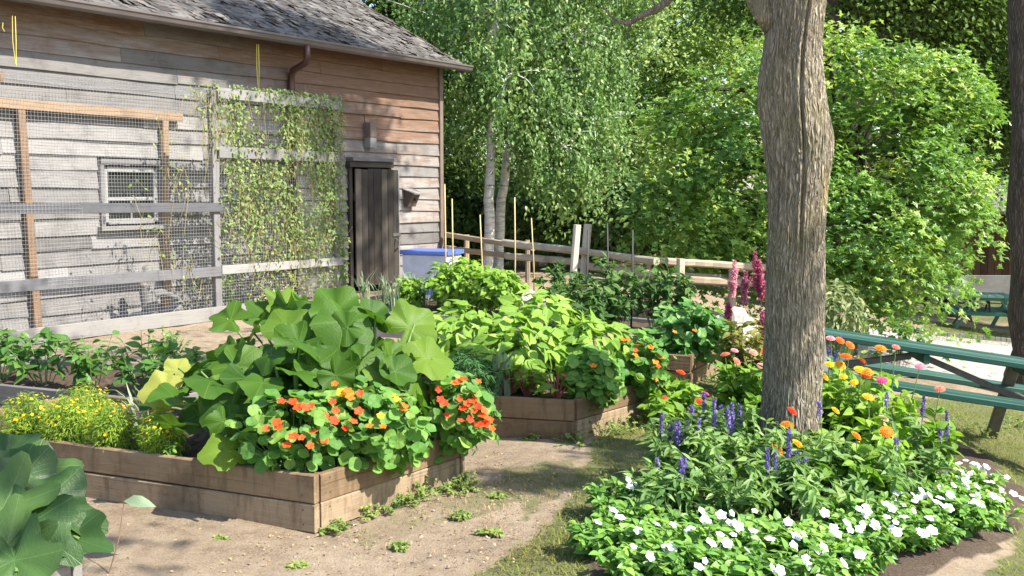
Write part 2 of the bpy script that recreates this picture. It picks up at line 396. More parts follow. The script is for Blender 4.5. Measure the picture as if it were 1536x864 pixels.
M['trim'] = m_wood('brown trim', [(.075, .052, .04), (.13, .094, .073), (.20, .155, .125)])
M['shingle'] = m_wood('roof shingle', [(.05, .044, .039), (.105, .096, .087), (.22, .205, .19)], grain=(3, 22, 22), dirt=.3)
M['sash'] = m_wood('sash paint', [(.22, .215, .205), (.30, .295, .28), (.38, .37, .35)], dirt=.2)
M['gutter'] = m_plain('gutter metal', (.115, .098, .09), .45, .5, .15, 3)
M['spout'] = m_plain('downspout metal', (.08, .034, .027), .4, .5, .25, 5)
M['black'] = m_plain('dark interior', (.02, .018, .016), .9, .1)
M['wire'] = m_plain('galvanised wire', (.36, .36, .36), .5, .5, .1)
M['iron'] = m_plain('grey iron', (.09, .085, .075), .5, .5, .3, 20)
M['green_paint'] = m_wood('green painted boards', [(.008, .042, .03), (.017, .072, .052), (.055, .125, .095)], .55, (1.5, 18, 18), dirt=.35, bs=.3)
M['green_pale'] = m_wood('faded green paint', [(.045, .14, .10), (.08, .20, .15), (.15, .29, .22)], .6, (1.5, 18, 18), dirt=.2, bs=.3)
M['yellow'] = m_plain('yellow cord', (.50, .42, .09), .6, .3, .1)
M['rock'] = m_plain('white boulder', (.45, .41, .36), .85, .2, .2, 6, .6)
M['blue'] = m_plain('blue plastic', (.10, .17, .55), .4, .5, .12)
M['crate'] = m_plain('pale plastic', (.52, .55, .66), .4, .5, .12)
M['bamboo'] = m_plain('cane', (.50, .37, .17), .5, .4, .25, 12)
M['steel_d'] = m_plain('dark stake', (.06, .055, .05), .6, .3)
M['grit'] = m_wood('grit', [(.12, .09, .065), (.21, .165, .125), (.33, .28, .23)], dirt=0, bs=.1)
M['soil'] = m_plain('bed soil', (.085, .06, .042), .95, .1, .45, 22, 1.)
M['red_boards'] = m_wood('red brown boards', [(.05, .025, .015), (.09, .045, .027), (.13, .07, .04)], dirt=.2)
M['white_cloth'] = m_plain('white plastic', (.75, .75, .74), .5, .4, .06)
# petals
M['p_red'] = m_petal('red petals', [(.60, .03, .012), (.80, .07, .02), (.85, .14, .03)])
M['p_org'] = m_petal('orange petals', [(.85, .12, .015), (.88, .22, .02), (.90, .34, .03)])
M['p_coral'] = m_petal('coral petals', [(.72, .06, .012), (.76, .10, .02), (.78, .16, .035)])
M['p_yel'] = m_petal('yellow petals', [(.88, .42, .015), (.90, .52, .02), (.9, .62, .05)])
M['p_pink'] = m_petal('pink petals', [(.72, .16, .25), (.80, .27, .36), (.85, .42, .46)])
M['p_mag'] = m_petal('magenta petals', [(.62, .05, .22), (.70, .09, .28), (.74, .16, .36)])
M['p_salmon'] = m_petal('salmon petals', [(.80, .20, .13), (.85, .29, .20), (.86, .38, .28)])
M['p_old'] = m_petal('faded petals', [(.66, .42, .34), (.72, .50, .42), (.78, .6, .5)])
M['p_purple'] = m_petal('violet petals', [(.10, .07, .24), (.19, .14, .38), (.34, .28, .54)], .15)
M['p_white'] = m_petal('white petals', [(.78, .78, .78), (.84, .84, .84), (.88, .88, .87)], .25)
M['p_dark'] = m_petal('dark centre', [(.16, .05, .02), (.3, .12, .03), (.45, .25, .05)])
M['p_plume'] = m_petal('plume', [(.38, .07, .14), (.50, .13, .21), (.62, .27, .34)], .25)
M['p_plume_l'] = m_petal('pale plume', [(.66, .22, .32), (.76, .34, .42), (.82, .46, .50)], .25)
def m_bark(name, cols, sc_=1., moss=True, birch=False):
    m, N, L = nodes(name)
    tc = N('ShaderNodeTexCoord'); p = tc.outputs['Object']
    if birch:
        b = noise(N, L, mapping(N, L, p, (2, 2, 16)), 1.6, 3, .6, .4); n = noise(N, L, p, 9, 4)
        f = math_(N, L, 'ADD', math_(N, L, 'MULTIPLY', b, .8), math_(N, L, 'MULTIPLY', n, .3))
        col = ramp(N, L, f, [(.04, .034, .028), (.50, .47, .42), (.74, .71, .66)], [.34, .43, .58]); h = n
    else:
        v = N('ShaderNodeTexVoronoi', feature='DISTANCE_TO_EDGE'); wv = N('ShaderNodeVectorMath', operation='ADD'); wn_ = N('ShaderNodeTexNoise'); wn_.inputs['Scale'].default_value = 9; L(p, wn_.inputs['Vector']); sv_ = N('ShaderNodeVectorMath', operation='SCALE'); sv_.inputs['Scale'].default_value = .05; L(wn_.outputs['Color'], sv_.inputs[0]); L(p, wv.inputs[0]); L(sv_.outputs[0], wv.inputs[1]); L(mapping(N, L, wv.outputs[0], (64 * sc_, 64 * sc_, 7 * sc_)), v.inputs['Vector']); v.inputs['Scale'].default_value = 1
        n = noise(N, L, mapping(N, L, p, (9, 9, 3)), 2.2 * sc_, 6, .7, .5)
        e = math_(N, L, 'MULTIPLY', v.outputs['Distance'], 2.2, True)
        h = math_(N, L, 'ADD', math_(N, L, 'MULTIPLY', e, .55), math_(N, L, 'MULTIPLY', n, .8))
        col = ramp(N, L, h, cols, [.25, .55, .95])
        if moss:
            mn = noise(N, L, p, 1.7, 5, .65)
            col = mixc(N, L, math_(N, L, 'MULTIPLY', math_(N, L, 'SUBTRACT', mn, .52, True), 4.0, True), col, (.20, .185, .07))
            sx = N('ShaderNodeSeparateXYZ'); L(p, sx.inputs[0])
            d = N('ShaderNodeVectorMath', operation='DISTANCE'); L(mapping(N, L, p, (1, 1, .3)), d.inputs[0]); d.inputs[1].default_value = (.13, -.10, .49)
            yl = math_(N, L, 'MULTIPLY', math_(N, L, 'SUBTRACT', math_(N, L, 'SUBTRACT', .14, d.outputs['Value']), math_(N, L, 'MULTIPLY', n, .16)), 9, True)
            col = mixc(N, L, math_(N, L, 'MULTIPLY', yl, .6), col, (.42, .31, .05))
    out(N, L, princ(N, L, col, .9, .15, bump(N, L, h, 1., .035))); return m
M['bark'] = m_bark('furrowed bark', [(.10, .083, .06), (.28, .24, .172), (.45, .395, .30)])
M['bark_d'] = m_bark('dark bark', [(.035, .028, .022), (.085, .07, .055), (.16, .135, .105)], .6, False)
M['bark_l'] = m_bark('limb bark', [(.10, .08, .06), (.22, .18, .14), (.36, .31, .25)], 1., False)
M['bark_b'] = m_bark('birch bark', None, 1., False, True)
def m_ground():
    m, N, L = nodes('ground')
    g = attr(N, 'grassy'); so = attr(N, 'soil'); geo = N('ShaderNodeNewGeometry'); p = geo.outputs['Position']
    n1 = noise(N, L, p, .9, 5, .62); n2 = noise(N, L, p, 9, 5, .7); n3 = noise(N, L, p, 85, 6, .8)
    v = N('ShaderNodeTexVoronoi', feature='F1'); v.inputs['Scale'].default_value = 46; L(p, v.inputs['Vector'])
    dirt = ramp(N, L, math_(N, L, 'ADD', math_(N, L, 'MULTIPLY', n1, .5), math_(N, L, 'MULTIPLY', n2, .5)), [(.18, .13, .083), (.295, .224, .150), (.39, .312, .222)], [.36, .5, .66])
    dirt = mixc(N, L, math_(N, L, 'MULTIPLY', math_(N, L, 'SUBTRACT', n3, .5, True), 4., True), dirt, (.42, .34, .25))
    dirt = mixc(N, L, math_(N, L, 'MULTIPLY', math_(N, L, 'SUBTRACT', .43, n3, True), 4., True), dirt, (.10, .07, .05))
    peb = math_(N, L, 'MULTIPLY', math_(N, L, 'SUBTRACT', .14, v.outputs['Distance'], True), 12, True)
    dirt = mixc(N, L, math_(N, L, 'MULTIPLY', peb, math_(N, L, 'GREATER_THAN', n2, .56)), dirt, (.27, .22, .165))
    lawn = ramp(N, L, math_(N, L, 'ADD', math_(N, L, 'MULTIPLY', n1, .4), math_(N, L, 'MULTIPLY', n3, .6)), [(.075, .085, .03), (.14, .145, .06), (.23, .205, .115)], [.35, .5, .68])
    gf = math_(N, L, 'MULTIPLY', math_(N, L, 'SUBTRACT', math_(N, L, 'ADD', g, math_(N, L, 'MULTIPLY', n2, .7)), .72, True), 3.5, True)
    col = mixc(N, L, gf, dirt, lawn)
    soil = ramp(N, L, n3, [(.045, .03, .022), (.10, .072, .052), (.18, .135, .10)], [.3, .5, .75])
    col = mixc(N, L, math_(N, L, 'MULTIPLY', math_(N, L, 'SUBTRACT', math_(N, L, 'ADD', so, math_(N, L, 'MULTIPLY', n2, .6)), .75, True), 4, True), col, soil)
    h = math_(N, L, 'ADD', math_(N, L, 'MULTIPLY', n2, .6), math_(N, L, 'ADD', math_(N, L, 'MULTIPLY', n3, .35), math_(N, L, 'MULTIPLY', peb, .2)))
    out(N, L, princ(N, L, col, .95, .15, bump(N, L, h, 1., .032))); return m
M['ground'] = m_ground()
def m_path():
    m, N, L = nodes('path'); geo = N('ShaderNodeNewGeometry'); p = geo.outputs['Position']
    a = noise(N, L, p, 1.5, 5); b = noise(N, L, p, 60, 3)
    c = ramp(N, L, math_(N, L, 'ADD', math_(N, L, 'MULTIPLY', a, .5), math_(N, L, 'MULTIPLY', b, .5)), [(.26, .235, .22), (.33, .305, .285), (.40, .37, .345)], [.35, .5, .65])
    out(N, L, princ(N, L, c, .9, .2, bump(N, L, b, .3, .01))); return m
M['path'] = m_path()
def m_glass():
    m, N, L = nodes('pane'); out(N, L, princ(N, L, (.03, .033, .03), .08, .6)); return m
M['glass'] = m_glass()
# ---------------------------------------------------------------- ground
def px_poly(pts): return np.array([G(u, v)[:2] for u, v in pts])
def inside(P, poly):
    x, y = P[:, 0], P[:, 1]; r = np.zeros(len(P), bool); n = len(poly); j = n - 1
    for i in range(n):
        xi, yi = poly[i]; xj, yj = poly[j]
        c = ((yi > y) != (yj > y)) & (x < (xj - xi) * (y - yi) / (yj - yi + 1e-12) + xi); r ^= c; j = i
    return r
_w = [(rng.uniform(-1, 1, 2), rng.uniform(0, 6), a) for a in (1, 1, 2, 2, 3, 5, 5, 8, 8, 12)]
def lump(P, s=1.):
    z = np.zeros(len(P))
    for d, p, k in _w: z += np.sin((P @ d) * k * s + p) / (1 + .35 * k)
    return z / 2.2
LAWN = [px_poly([(600, 990), (760, 830), (850, 752), (880, 700), (900, 660), (985, 620), (1065, 575), (1140, 560), (1200, 640), (1000, 720), (930, 800), (880, 990)]),
        px_poly([(1330, 590), (1700, 640), (1900, 990), (1480, 990), (1500, 830), (1540, 760), (1470, 690), (1400, 640)]),
        px_poly([(1352, 508), (1700, 522), (1900, 505), (1400, 484)])]
VERGE = [px_poly([(520, 800), (700, 722), (760, 735), (640, 800), (560, 830)]), px_poly([(850, 668), (985, 622), (1010, 640), (900, 700)]),
         px_poly([(560, 470), (1000, 500), (1100, 600), (1000, 640), (600, 560)]), px_poly([(690, 720), (860, 690), (870, 740), (740, 790)])]
SOIL = [px_poly([(860, 990), (868, 852), (890, 800), (930, 760), (1000, 690), (1090, 640), (1150, 600), (1300, 600), (1400, 650), (1480, 690), (1536, 745), (1545, 790), (1480, 830), (1330, 905), (1240, 990)])]
PATH = px_poly([(1290, 560), (1236, 520), (1225, 488), (1370, 500), (1720, 514), (1900, 560), (1900, 700), (1536, 592), (1420, 572)])
def region(P, polys, j=.12):
    Q = P + np.stack([lump(P, 1.7), lump(P + 9.1, 1.7)], 1) * j; r = np.zeros(len(P), bool)
    for p in polys: r |= inside(Q, p)
    return r
def axis(a, b, step, lo, hi):
    c = list(np.arange(a, b, step)); s = step
    while c[-1] < hi: s *= 1.25; c.append(c[-1] + s)
    s = step; pre = [a]
    while pre[-1] > lo: s *= 1.25; pre.append(pre[-1] - s)
    return np.array(pre[1:][::-1] + c)
gx = axis(-4, 6, .055, -250, 250); gy = axis(3.2, 14, .06, -60, 400)
XX, YY = np.meshgrid(gx, gy); P2 = np.stack([XX.ravel(), YY.ravel()], 1)
onpath = inside(P2, PATH); soilm = region(P2, SOIL, .06)
zz = gz(P2[:, 0]) + (lump(P2, 2.2) * .012 + lump(P2[:, ::-1] + 3, 6) * .006) * (~onpath) - .012 * onpath + soilm * (.015 + .02 * lump(P2, 9))
near = (np.abs(P2[:, 0]) < 14) & (P2[:, 1] < 60); zz = np.where(near, zz, gz(P2[:, 0]) - .02)
gm = MB(); nx, ny = len(gx), len(gy)
i = np.arange(ny - 1)[:, None] * nx; j = np.arange(nx - 1)[None]
gm.add(np.c_[P2, zz], [np.stack([i + j, i + j + 1, i + nx + j + 1, i + nx + j], -1).reshape(-1, 4)])
ground = gm.build('ground', M['ground'], smooth=True, kind='structure')
gr = np.clip(region(P2, LAWN) * .62 + region(P2, VERGE, .2) * .42 + .12 + .15 * lump(P2, 1.1), 0, 1)
gr = np.where(P2[:, 1] > 24, .75, gr)
a = ground.data.attributes.new('grassy', 'FLOAT', 'POINT'); a.data.foreach_set('value', gr.astype(np.float32))
a = ground.data.attributes.new('soil', 'FLOAT', 'POINT'); a.data.foreach_set('value', (soilm * .75).astype(np.float32))
pm = MB(); pg = [(x, y, float(gz(x)) + .006) for x, y in PATH]
# the path as a fan of strips that follows the slope
xs = np.linspace(PATH[:, 0].min(), PATH[:, 0].max(), 60); rows = []
for x in xs:
    yy = []
    for k in range(len(PATH)):
        (x1, y1), (x2, y2) = PATH[k], PATH[(k + 1) % len(PATH)]
        if (x1 - x) * (x2 - x) <= 0 and x1 != x2: yy.append(y1 + (y2 - y1) * (x - x1) / (x2 - x1))
    if len(yy) >= 2: rows.append((x, min(yy), max(yy)))
V = [];
for x, y0, y1 in rows:
    for t in np.linspace(0, 1, 8): V.append((x, y0 + (y1 - y0) * t, float(gz(x)) + .008))
n = len(rows); i = np.arange(n - 1)[:, None] * 8; j = np.arange(7)[None]
pm.add(V, [np.stack([i + j, i + 8 + j, i + 9 + j, i + j + 1], -1).reshape(-1, 4)])
pm.build('path', M['path'], kind='structure')
em = MB(); e0, e1 = G(1372, 501), G(1700, 512); n = 40                    # low edging between path and far lawn
for k in range(n):
    a_, b_ = e0 + (e1 - e0) * k / n, e0 + (e1 - e0) * (k + .9) / n
    a_[2] = gz(a_[0]) + .04; b_[2] = gz(b_[0]) + .04
    board(em, a_, b_, (0, 0, 1), .08, .06, .01)
tag(em.build('path_edging', M['iron']), 'low dark edging strip between the pale path and the far lawn', 'edging')
# ---------------------------------------------------------------- barn
A0, B0 = G(57, 497, 0), G(593, 433, 0)
WD = nrm(B0 - A0); WN = np.array([WD[1], -WD[0], 0])
def W(u, v, n=0.):                                    # pixel -> (s, z) on the plane n in front of the barn wall
    d = ray(u, v); t = ((A0 - O).dot(WN) + n) / d.dot(WN); p = O + d * t; return (p - A0).dot(WD), p[2]
def B(s, n, z): return A0 + WD * s + WN * n + np.array([0, 0, z])
sC = W(657, 300)[0]; sL = W(0, 300)[0] - 5
zE = W(657, 112)[1] + .22
barn = thing('barn', 'weathered grey clapboard barn with brown stained boards under a shingled roof', 'barn', B(0, 0, 0))
ds0, ds1 = W(523, 300)[0], W(578, 300)[0]; dz1 = W(556, 252)[1]
ws0, ws1 = W(146, 300)[0], W(240, 300)[0]; wz0, wz1 = W(195, 338)[1], W(195, 247)[1]
openings = [(ds0, ds1, -.2, dz1), (ws0, ws1, wz0, wz1)]
wall = MB(); row_h = .178; z = -.02; stain = []
TANR = .55
def siding_board(s0, s1, z0, z1, n0):
    """one lapped board: thick at its lower edge"""
    r = random.random(); off = random.uniform(0, 60); seg = max(1, int((s1 - s0) / .5)); V, LV = [], []
    dz = [random.gauss(0, .005) for _ in range(seg + 1)]; dn = [random.gauss(0, .004) for _ in range(seg + 1)]
    tilt = random.gauss(0, .006)
    for k in range(seg + 1):
        t = k / seg; s = s0 + (s1 - s0) * t; e = dz[k] + tilt * (t - .5) * 2; q = n0 + dn[k]
        for n_, zc in ((q + .002, z0 + e), (q + .044, z0 + e), (q + .014, z1 + .03 + e), (q - .006, z1 + .03 + e)):
            V.append(B(s, n_, zc)); LV.append((s + off, zc, n_ * 3))
    q = []
    for k in range(seg):
        for j in range(4): q.append((k * 4 + j, k * 4 + (j + 1) % 4, (k + 1) * 4 + (j + 1) % 4, (k + 1) * 4 + j))
    wall.add(V, [np.array(q), np.array([[3, 2, 1, 0]]), np.arange(4)[None] + seg * 4], r, LV)
while z < zE - .06:
    h = row_h * random.uniform(.9, 1.12); spans = [(sL, sC)]
    for a0, a1, b0, b1 in openings:
        if z + h > b0 + .02 and z < b1 - .02:
            spans = [x for s0, s1 in spans for x in (((s0, a0), (a1, s1)) if s0 < a0 and s1 > a1 else ((s0, s1),))]
    for s0, s1 in spans:
        s = s0
        while s < s1 - .01:
            e = min(s1, s + random.uniform(1.6, 4.5))
            if s1 - e < .5: e = s1
            siding_board(s, e - .004, z, z + h, 0); s = e
    z += h
wo = wall.build('wall', M['siding'], barn)
co = np.concatenate(wall.v); rel = co - A0; ss = rel @ WD; zv = co[:, 2]
def sstep(a, b, x): t = np.clip((x - a) / (b - a), 0, 1); return t * t * (3 - 2 * t)
sMid = W(430, 300)[0]
wr = np.concatenate(wall.r)
st = sstep(2.3, 3.5, zv) * .44 + (.24 + .24 * sstep(1.2, 3.0, zv)) * sstep(sMid - 2.0, sMid + 1.5, ss) + (wr - .5) * .36
a = wo.data.attributes.new('stain', 'FLOAT', 'POINT'); a.data.foreach_set('value', st.astype(np.float32))
# far walls and gables: boards too, one mesh
DEP = 7.2; back = MB(); rz = zE + TANR * (DEP / 2)
for s in (sL, sC):
    for k in range(14):
        n0, n1 = -DEP * k / 14 - .02, -DEP * (k + 1) / 14 - .02; sd = .0 if s == sL else -.012
        zt = zE + TANR * min(-(n0 + n1) / 2, DEP + (n0 + n1) / 2) - .03
        board(back, B(s + sd, (n0 + n1) / 2, 0), B(s + sd, (n0 + n1) / 2, zt), WN, abs(n1 - n0) - .004, .02, .002)
for k in range(20):
    board(back, B(sL, -DEP, .1 + k * .19), B(sC, -DEP, .1 + k * .19), (0, 0, 1), .185, .02, .002)
back.build('rear_wall', M['dark_wood'], barn)
cb = MB(); board(cb, B(sC + .03, .02, 0), B(sC + .03, .02, zE + .1), WD, .09, .10, .006); cb.build('corner_board', M['trim'], barn)
fb = MB(); board(fb, B(sL, .02, -.03), B(sC, .02, -.03), (0, 0, 1), .14, .08, .01); fb.build('sill_beam', M['dark_wood'], barn)
# roof
EN = .42; sR = W(697, 103, EN)[0]; ze = zE - TANR * EN + .14
deck = MB()
def roofp(s, n, up=0.): return B(s, n, (ze + TANR * (EN - n) if n > -DEP / 2 else ze + TANR * (EN + DEP / 2) - TANR * (-DEP / 2 - n)) + up)
for n0, n1 in ((EN, -DEP / 2), (-DEP / 2, -DEP - EN)):
    Vv = [roofp(sL - .3, n0 - 1e-6), roofp(sR, n0 - 1e-6), roofp(sR, n1 + 1e-6), roofp(sL - .3, n1 + 1e-6)]
    Vv += [p - np.array([0, 0, .07]) for p in Vv]
    deck.add(Vv, [np.array([[0, 1, 2, 3], [7, 6, 5, 4], [0, 4, 5, 1], [1, 5, 6, 2], [2, 6, 7, 3], [3, 7, 4, 0]])])
roof = deck.build('roof', M['trim'], barn)
sh = MB(); n_ = EN + .05; rowi = 0
slope = math.sqrt(1 + TANR ** 2)
while n_ > -DEP / 2 + .05:
    s = sL - .3 - random.uniform(0, .15); dn = .125
    while s < sR + .02:
        w = random.choice((.08, .11, .14, .17, .2)) * random.uniform(.85, 1.15); l = .22; e = random.gauss(0, .014); lift = random.uniform(.008, .02); tw = random.gauss(0, .009); cu = random.uniform(0, .014)
        a_, b_ = s, min(s + w - .004, sR + .03)
        if b_ - a_ < .02: break
        rr = min(1, max(0, random.gauss(.42, .24))); off = random.uniform(0, 40)
        P = []
        for nn, up in ((n_ + e, lift), (n_ - l * .5, lift * .55 + cu * -.3), (n_ - l, .004)):
            for q, t in ((a_, tw), (b_, -tw)): P.append(roofp(q, nn, up + t + (cu if nn > n_ - .1 else 0)))
        P2_ = [p - np.array([0, 0, .012]) for p in P[:2]]
        lv = [(0 + off, a_, 0), (off, b_, 0), (.11 + off, a_, 0), (.11 + off, b_, 0), (.22 + off, a_, 0), (.22 + off, b_, 0), (off, a_, .01), (off, b_, .01)]
        sh.add(P + P2_, [np.array([[0, 1, 3, 2], [2, 3, 5, 4], [6, 7, 1, 0]])], rr, lv)
        s += w
    n_ -= dn; rowi += 1
# far slope: plain courses
n_ = -DEP - EN
while n_ < -DEP / 2:
    P = [roofp(sL - .3, n_, .03), roofp(sR, n_, .03), roofp(sR, n_ + .26, .03), roofp(sL - .3, n_ + .26, .03)]
    sh.add(P, [np.array([[0, 1, 2, 3]])], random.random(), [(0, 0, 0), (0, 9, 0), (.2, 9, 0), (.2, 0, 0)]); n_ += .25
sh.build('shingles', M['shingle'], roof)
rk = MB(); board(rk, roofp(sR + .012, EN, -.07), roofp(sR + .012, -DEP / 2, -.07), (0, 0, 1), .15, .022, .003); rk.build('barge_board', M['trim'], roof)
gt = MB(); prof = [(.0, .10), (.0, 0.), (.05, -.005), (.085, .02), (.10, .06), (.115, .075), (.115, .10), (.105, .10), (.10, .07), (.07, .022), (.012, .012), (.012, .10)]
V = [B(s, EN + .03 + a, ze - .09 + b) for s in (sL - .3, sR + .06) for a, b in prof]; k = len(prof)
gt.add(V, [np.array([(j, (j + 1) % k, k + (j + 1) % k, k + j) for j in range(k)]), np.arange(7)[None], (np.arange(7) + k)[None]])
gt.build('gutter', M['gutter'], barn)
dsn = MB(); s1 = W(460, 80, EN + .08)[0]; s2 = W(437, 130, .08)[0]
z0 = ze - .09
pts = [B(s1, EN + .085, z0 + .02), B(s1, EN + .085, z0 - .14), B(s1 + .02, EN + .05, z0 - .22), B(s2 - .02, .14, z0 - .30), B(s2, .09, z0 - .38), B(s2, .08, z0 - .5), B(s2, .08, .1)]
tube(dsn, pts, .048, 12); dsn.build('downspout', M['spout'], barn, smooth=True)
# door: jambs, lintel, open leaf with handle
jm = MB()
for s in (ds0 - .03, ds1 + .03): board(jm, B(s, .03, 0), B(s, .03, dz1 + .04), WD, .07, .10, .004)
board(jm, B(ds0 - .1, .05, dz1 + .05), B(ds1 + .06, .05, dz1 + .05), (0, 0, 1), .09, .16, .004)
jm.build('door_frame', M['dark_wood'], barn)
ln = MB(); board(ln, B(ds0 - .08, .075, dz1 + .125), B(ds1 + .02, .075, dz1 + .125), (0, 0, 1), .055, .2, .004); ln.build('lintel', M['grey_wood'], barn)
phi = math.radians(7); dw = ds1 - ds0 + .03; dd = WD * math.cos(phi) + WN * math.sin(phi); dnor = np.cross(dd, [0, 0, 1])
hinge = B(ds0 + .03, .10, 0); dr = MB(); x = 0
while x < dw - .01:
    w = min(random.uniform(.11, .17), dw - x)
    c0 = hinge + dd * (x + w / 2) + dnor * random.uniform(0, .006)
    board(dr, c0 + [0, 0, .12], c0 + [0, 0, dz1 - .02 + random.uniform(-.02, .01)], dd, w - .005, .028, .003); x += w
door = dr.build('door', M['dark_wood'], barn)
eb = MB(); c0 = hinge + dd * (dw + .012); board(eb, c0 + [0, 0, .12], c0 + [0, 0, dz1 - .03], dd, .02, .04, .003); eb.build('door_edge', M['grey_wood'], door)
for zc in (.35, 1.5):
    ltc = MB(); board(ltc, hinge - dnor * .028 + [0, 0, zc], hinge + dd * dw * .92 - dnor * .028 + [0, 0, zc], (0, 0, 1), .12, .022, .003); ltc.build('door_batten', M['dark_wood'], door)
hd = MB(); p = hinge + dd * (dw - .13); hz = W(585, 352, .1)[1]
board(hd, p + dnor * .02 + [-.0, 0, hz], p + dnor * .02 + dd * .16 + [0, 0, hz], (0, 0, 1), .05, .022, .004)
tube(hd, [p + dnor * .02 + dd * .06 + [0, 0, hz - .06], p + dnor * .07 + dd * .06 + [0, 0, hz - .09], p + dnor * .075 + dd * .06 + [0, 0, hz - .2], p + dnor * .02 + dd * .06 + [0, 0, hz - .25]], .011, 8)
hd.build('handle', M['iron'], door)
# window
wn = MB(); t = .055
for s in (ws0 + t / 2, ws1 - t / 2): board(wn, B(s, .03, wz0), B(s, .03, wz1), WD, t, .10, .004)
board(wn, B(ws0, .032, wz1 + .03), B(ws1, .032, wz1 + .03), (0, 0, 1), .06, .13, .004)
window = wn.build('window', M['grey_wood'], barn)
sa = MB(); i0, i1, j0, j1 = ws0 + .09, ws1 - .09, wz0 + .05, wz1 - .06; f = .065; mz = (j0 + j1) / 2 - .04
for s in (i0, i1): board(sa, B(s, .02, j0), B(s, .02, j1), WD, f, .045, .004)
for zc in (j0, j1, mz): board(sa, B(i0 + f / 2, .021, zc), B(i1 - f / 2, .021, zc), (0, 0, 1), f * (.6 if zc == mz else 1), .04, .004)
board(sa, B((i0 + i1) / 2, .018, j0 + f / 2), B((i0 + i1) / 2, .018, mz - .01), WD, .025, .03, .003)
sa.build('sash', M['sash'], window)
pa = MB(); quad(pa, B(i0, .0, j0), B(i1, .0, j0), B(i1, .0, j1), B(i0, .0, j1)); pa.build('pane', M['glass'], window)
si = MB(); board(si, B(ws0 - .04, .05, wz0 - .03), B(ws1 + .04, .05, wz0 - .03), (0, 0, 1), .05, .16, .005); si.build('sill', M['grey_wood'], window)
# things on the wall
def wall_lamp(u, v):
    s, z = W(u, v, .08); t = thing('wall_lamp', 'square brown wall lamp with a pale lower half, on the boards above the door', 'wall lamp', B(s, .03, z))
    a = MB(); board(a, B(s, .10, z - .02), B(s, .10, z + .20), WD, .17, .15, .008); a.build('housing', M['trim'], t)
    b = MB(); board(b, B(s, .10, z - .18), B(s, .10, z - .022), WD, .15, .13, .008); b.build('shade', M['sash'], t)
wall_lamp(554, 204)
s, z = W(616, 297, .1)
bh = thing('birdhouse', 'small brown nesting box with slanted roof on the wall beside the door', 'birdhouse', B(s, .03, z))
b = MB()
pr = [(-.10, .03), (.0, .03), (-.06, .03)]
V = [B(s - .10, .03, z - .14), B(s + .10, .03, z - .14), B(s + .10, .12, z - .14), B(s - .10, .12, z - .14), B(s - .10, .03, z + .13), B(s + .10, .03, z + .13), B(s + .10, .22, z + .06), B(s - .10, .22, z + .06)]
b.add(V, [np.array([[3, 2, 1, 0], [4, 5, 6, 7], [0, 1, 5, 4], [2, 3, 7, 6], [1, 2, 6, 5], [3, 0, 4, 7]])]); b.build('box', M['trim'], bh)
b = MB(); board(b, B(s, .02, z + .15), B(s, .28, z + .065), WD, .26, .02, .003); b.build('roof', M['grey_wood'], bh)
b = MB(); tube(b, [B(s, .165, z - .02), B(s, .215, z - .026)], .022, 12); b.build('entrance_hole', M['black'], bh)
for u, v0, v1, lab in ((20, 24, 98, 'longest looped yellow cord hanging near the top of the wire enclosure'), (6, 34, 50, 'short yellow cord end beside the longest looped cord'), (386, 66, 140, 'yellow cord hanging from the gutter beside the brown downspout')):
    s, z1 = W(u, v0, .38); z0 = W(u, v1, .38)[1]; b = MB()
    tube(b, [B(s - .012, .38, z1), B(s - .02, .38, (z0 + z1) / 2), B(s + .0, .38, z0 + .02)], .005, 5)
    if v1 - v0 < 30: tag(b.build('cord', M['yellow']), lab, 'cord'); continue
    tube(b, [B(s + .02, .38, z1), B(s + .012, .39, (z0 + z1) / 2), B(s + .008, .38, z0)], .006, 5)
    tag(b.build('cord', M['yellow']), lab, 'cord')
# ---------------------------------------------------------------- wire enclosure in front of the barn
ND = .88
eL, eR = W(0, 300, ND)[0] - 1.6, W(505, 300, ND)[0]; eT = W(415, 148, ND)[1]
enc = thing('wire_enclosure', 'timber framed wire mesh enclosure against the barn wall, half overgrown by vines', 'enclosure', B(eL, ND, 0))
def post(u, n, w, mat, ztop, lean=0.):
    s = W(u, 300, n)[0]; b = MB(); board(b, B(s - lean, n, -.02), B(s, n, ztop), WD, w, .085, .005, seg=3, warp=.004); b.build('post', M[mat], enc)
post(322, ND, .10, 'grey_wood', eT + .02); post(503, ND, .08, 'grey_wood', eT)
b = MB(); board(b, B(eL, ND, 0), B(eL, ND, eT), WD, .1, .085); b.build('post', M['grey_wood'], enc)
iT = W(140, 168, .12)[1]
for u, uu in ((30, 57), (246, 252)):
    s1_ = W(u, 160, .10)[0]; s0_ = W(uu, 495, .10)[0]; b = MB()
    board(b, B(s0_, .10, -.02), B(s1_, .10, iT), WD, .09, .06, .005, seg=3, warp=.006); b.build('post', M['frame_wood'], enc)
b = MB(); board(b, B(eL, .11, W(0, 152, .1)[1]), B(W(272, 176, .1)[0], .11, W(272, 176, .1)[1]), (0, 0, 1), .11, .05, .004); b.build('top_beam', M['frame_wood'], enc)
s_post = W(322, 300, ND)[0]
for (ua, va), (ub, vb), hh, m in (((0, 312), (330, 311), .11, 'rail_shaded'), ((0, 431), (322, 407), .12, 'rail_shaded')):
    za, zb = W(ua, va, ND)[1], W(ub, vb, ND)[1]; b = MB()
    board(b, B(eL, ND - .05, za - (zb - za) * .2), B(s_post + .06, ND + .06, zb), (0, 0, 1), hh, .03, .004, seg=6, warp=.006); b.build('rail', M[m], enc)
for v, hh in ((150, .13), (233, .14), (399, .11)):
    zc = W(415, v, ND)[1]; b = MB(); board(b, B(s_post + .02, ND + .07, zc + .01), B(eR + .03, ND + .07, zc), (0, 0, 1), hh, .03, .004, seg=4, warp=.006); b.build('rail', M['grey_wood'], enc)
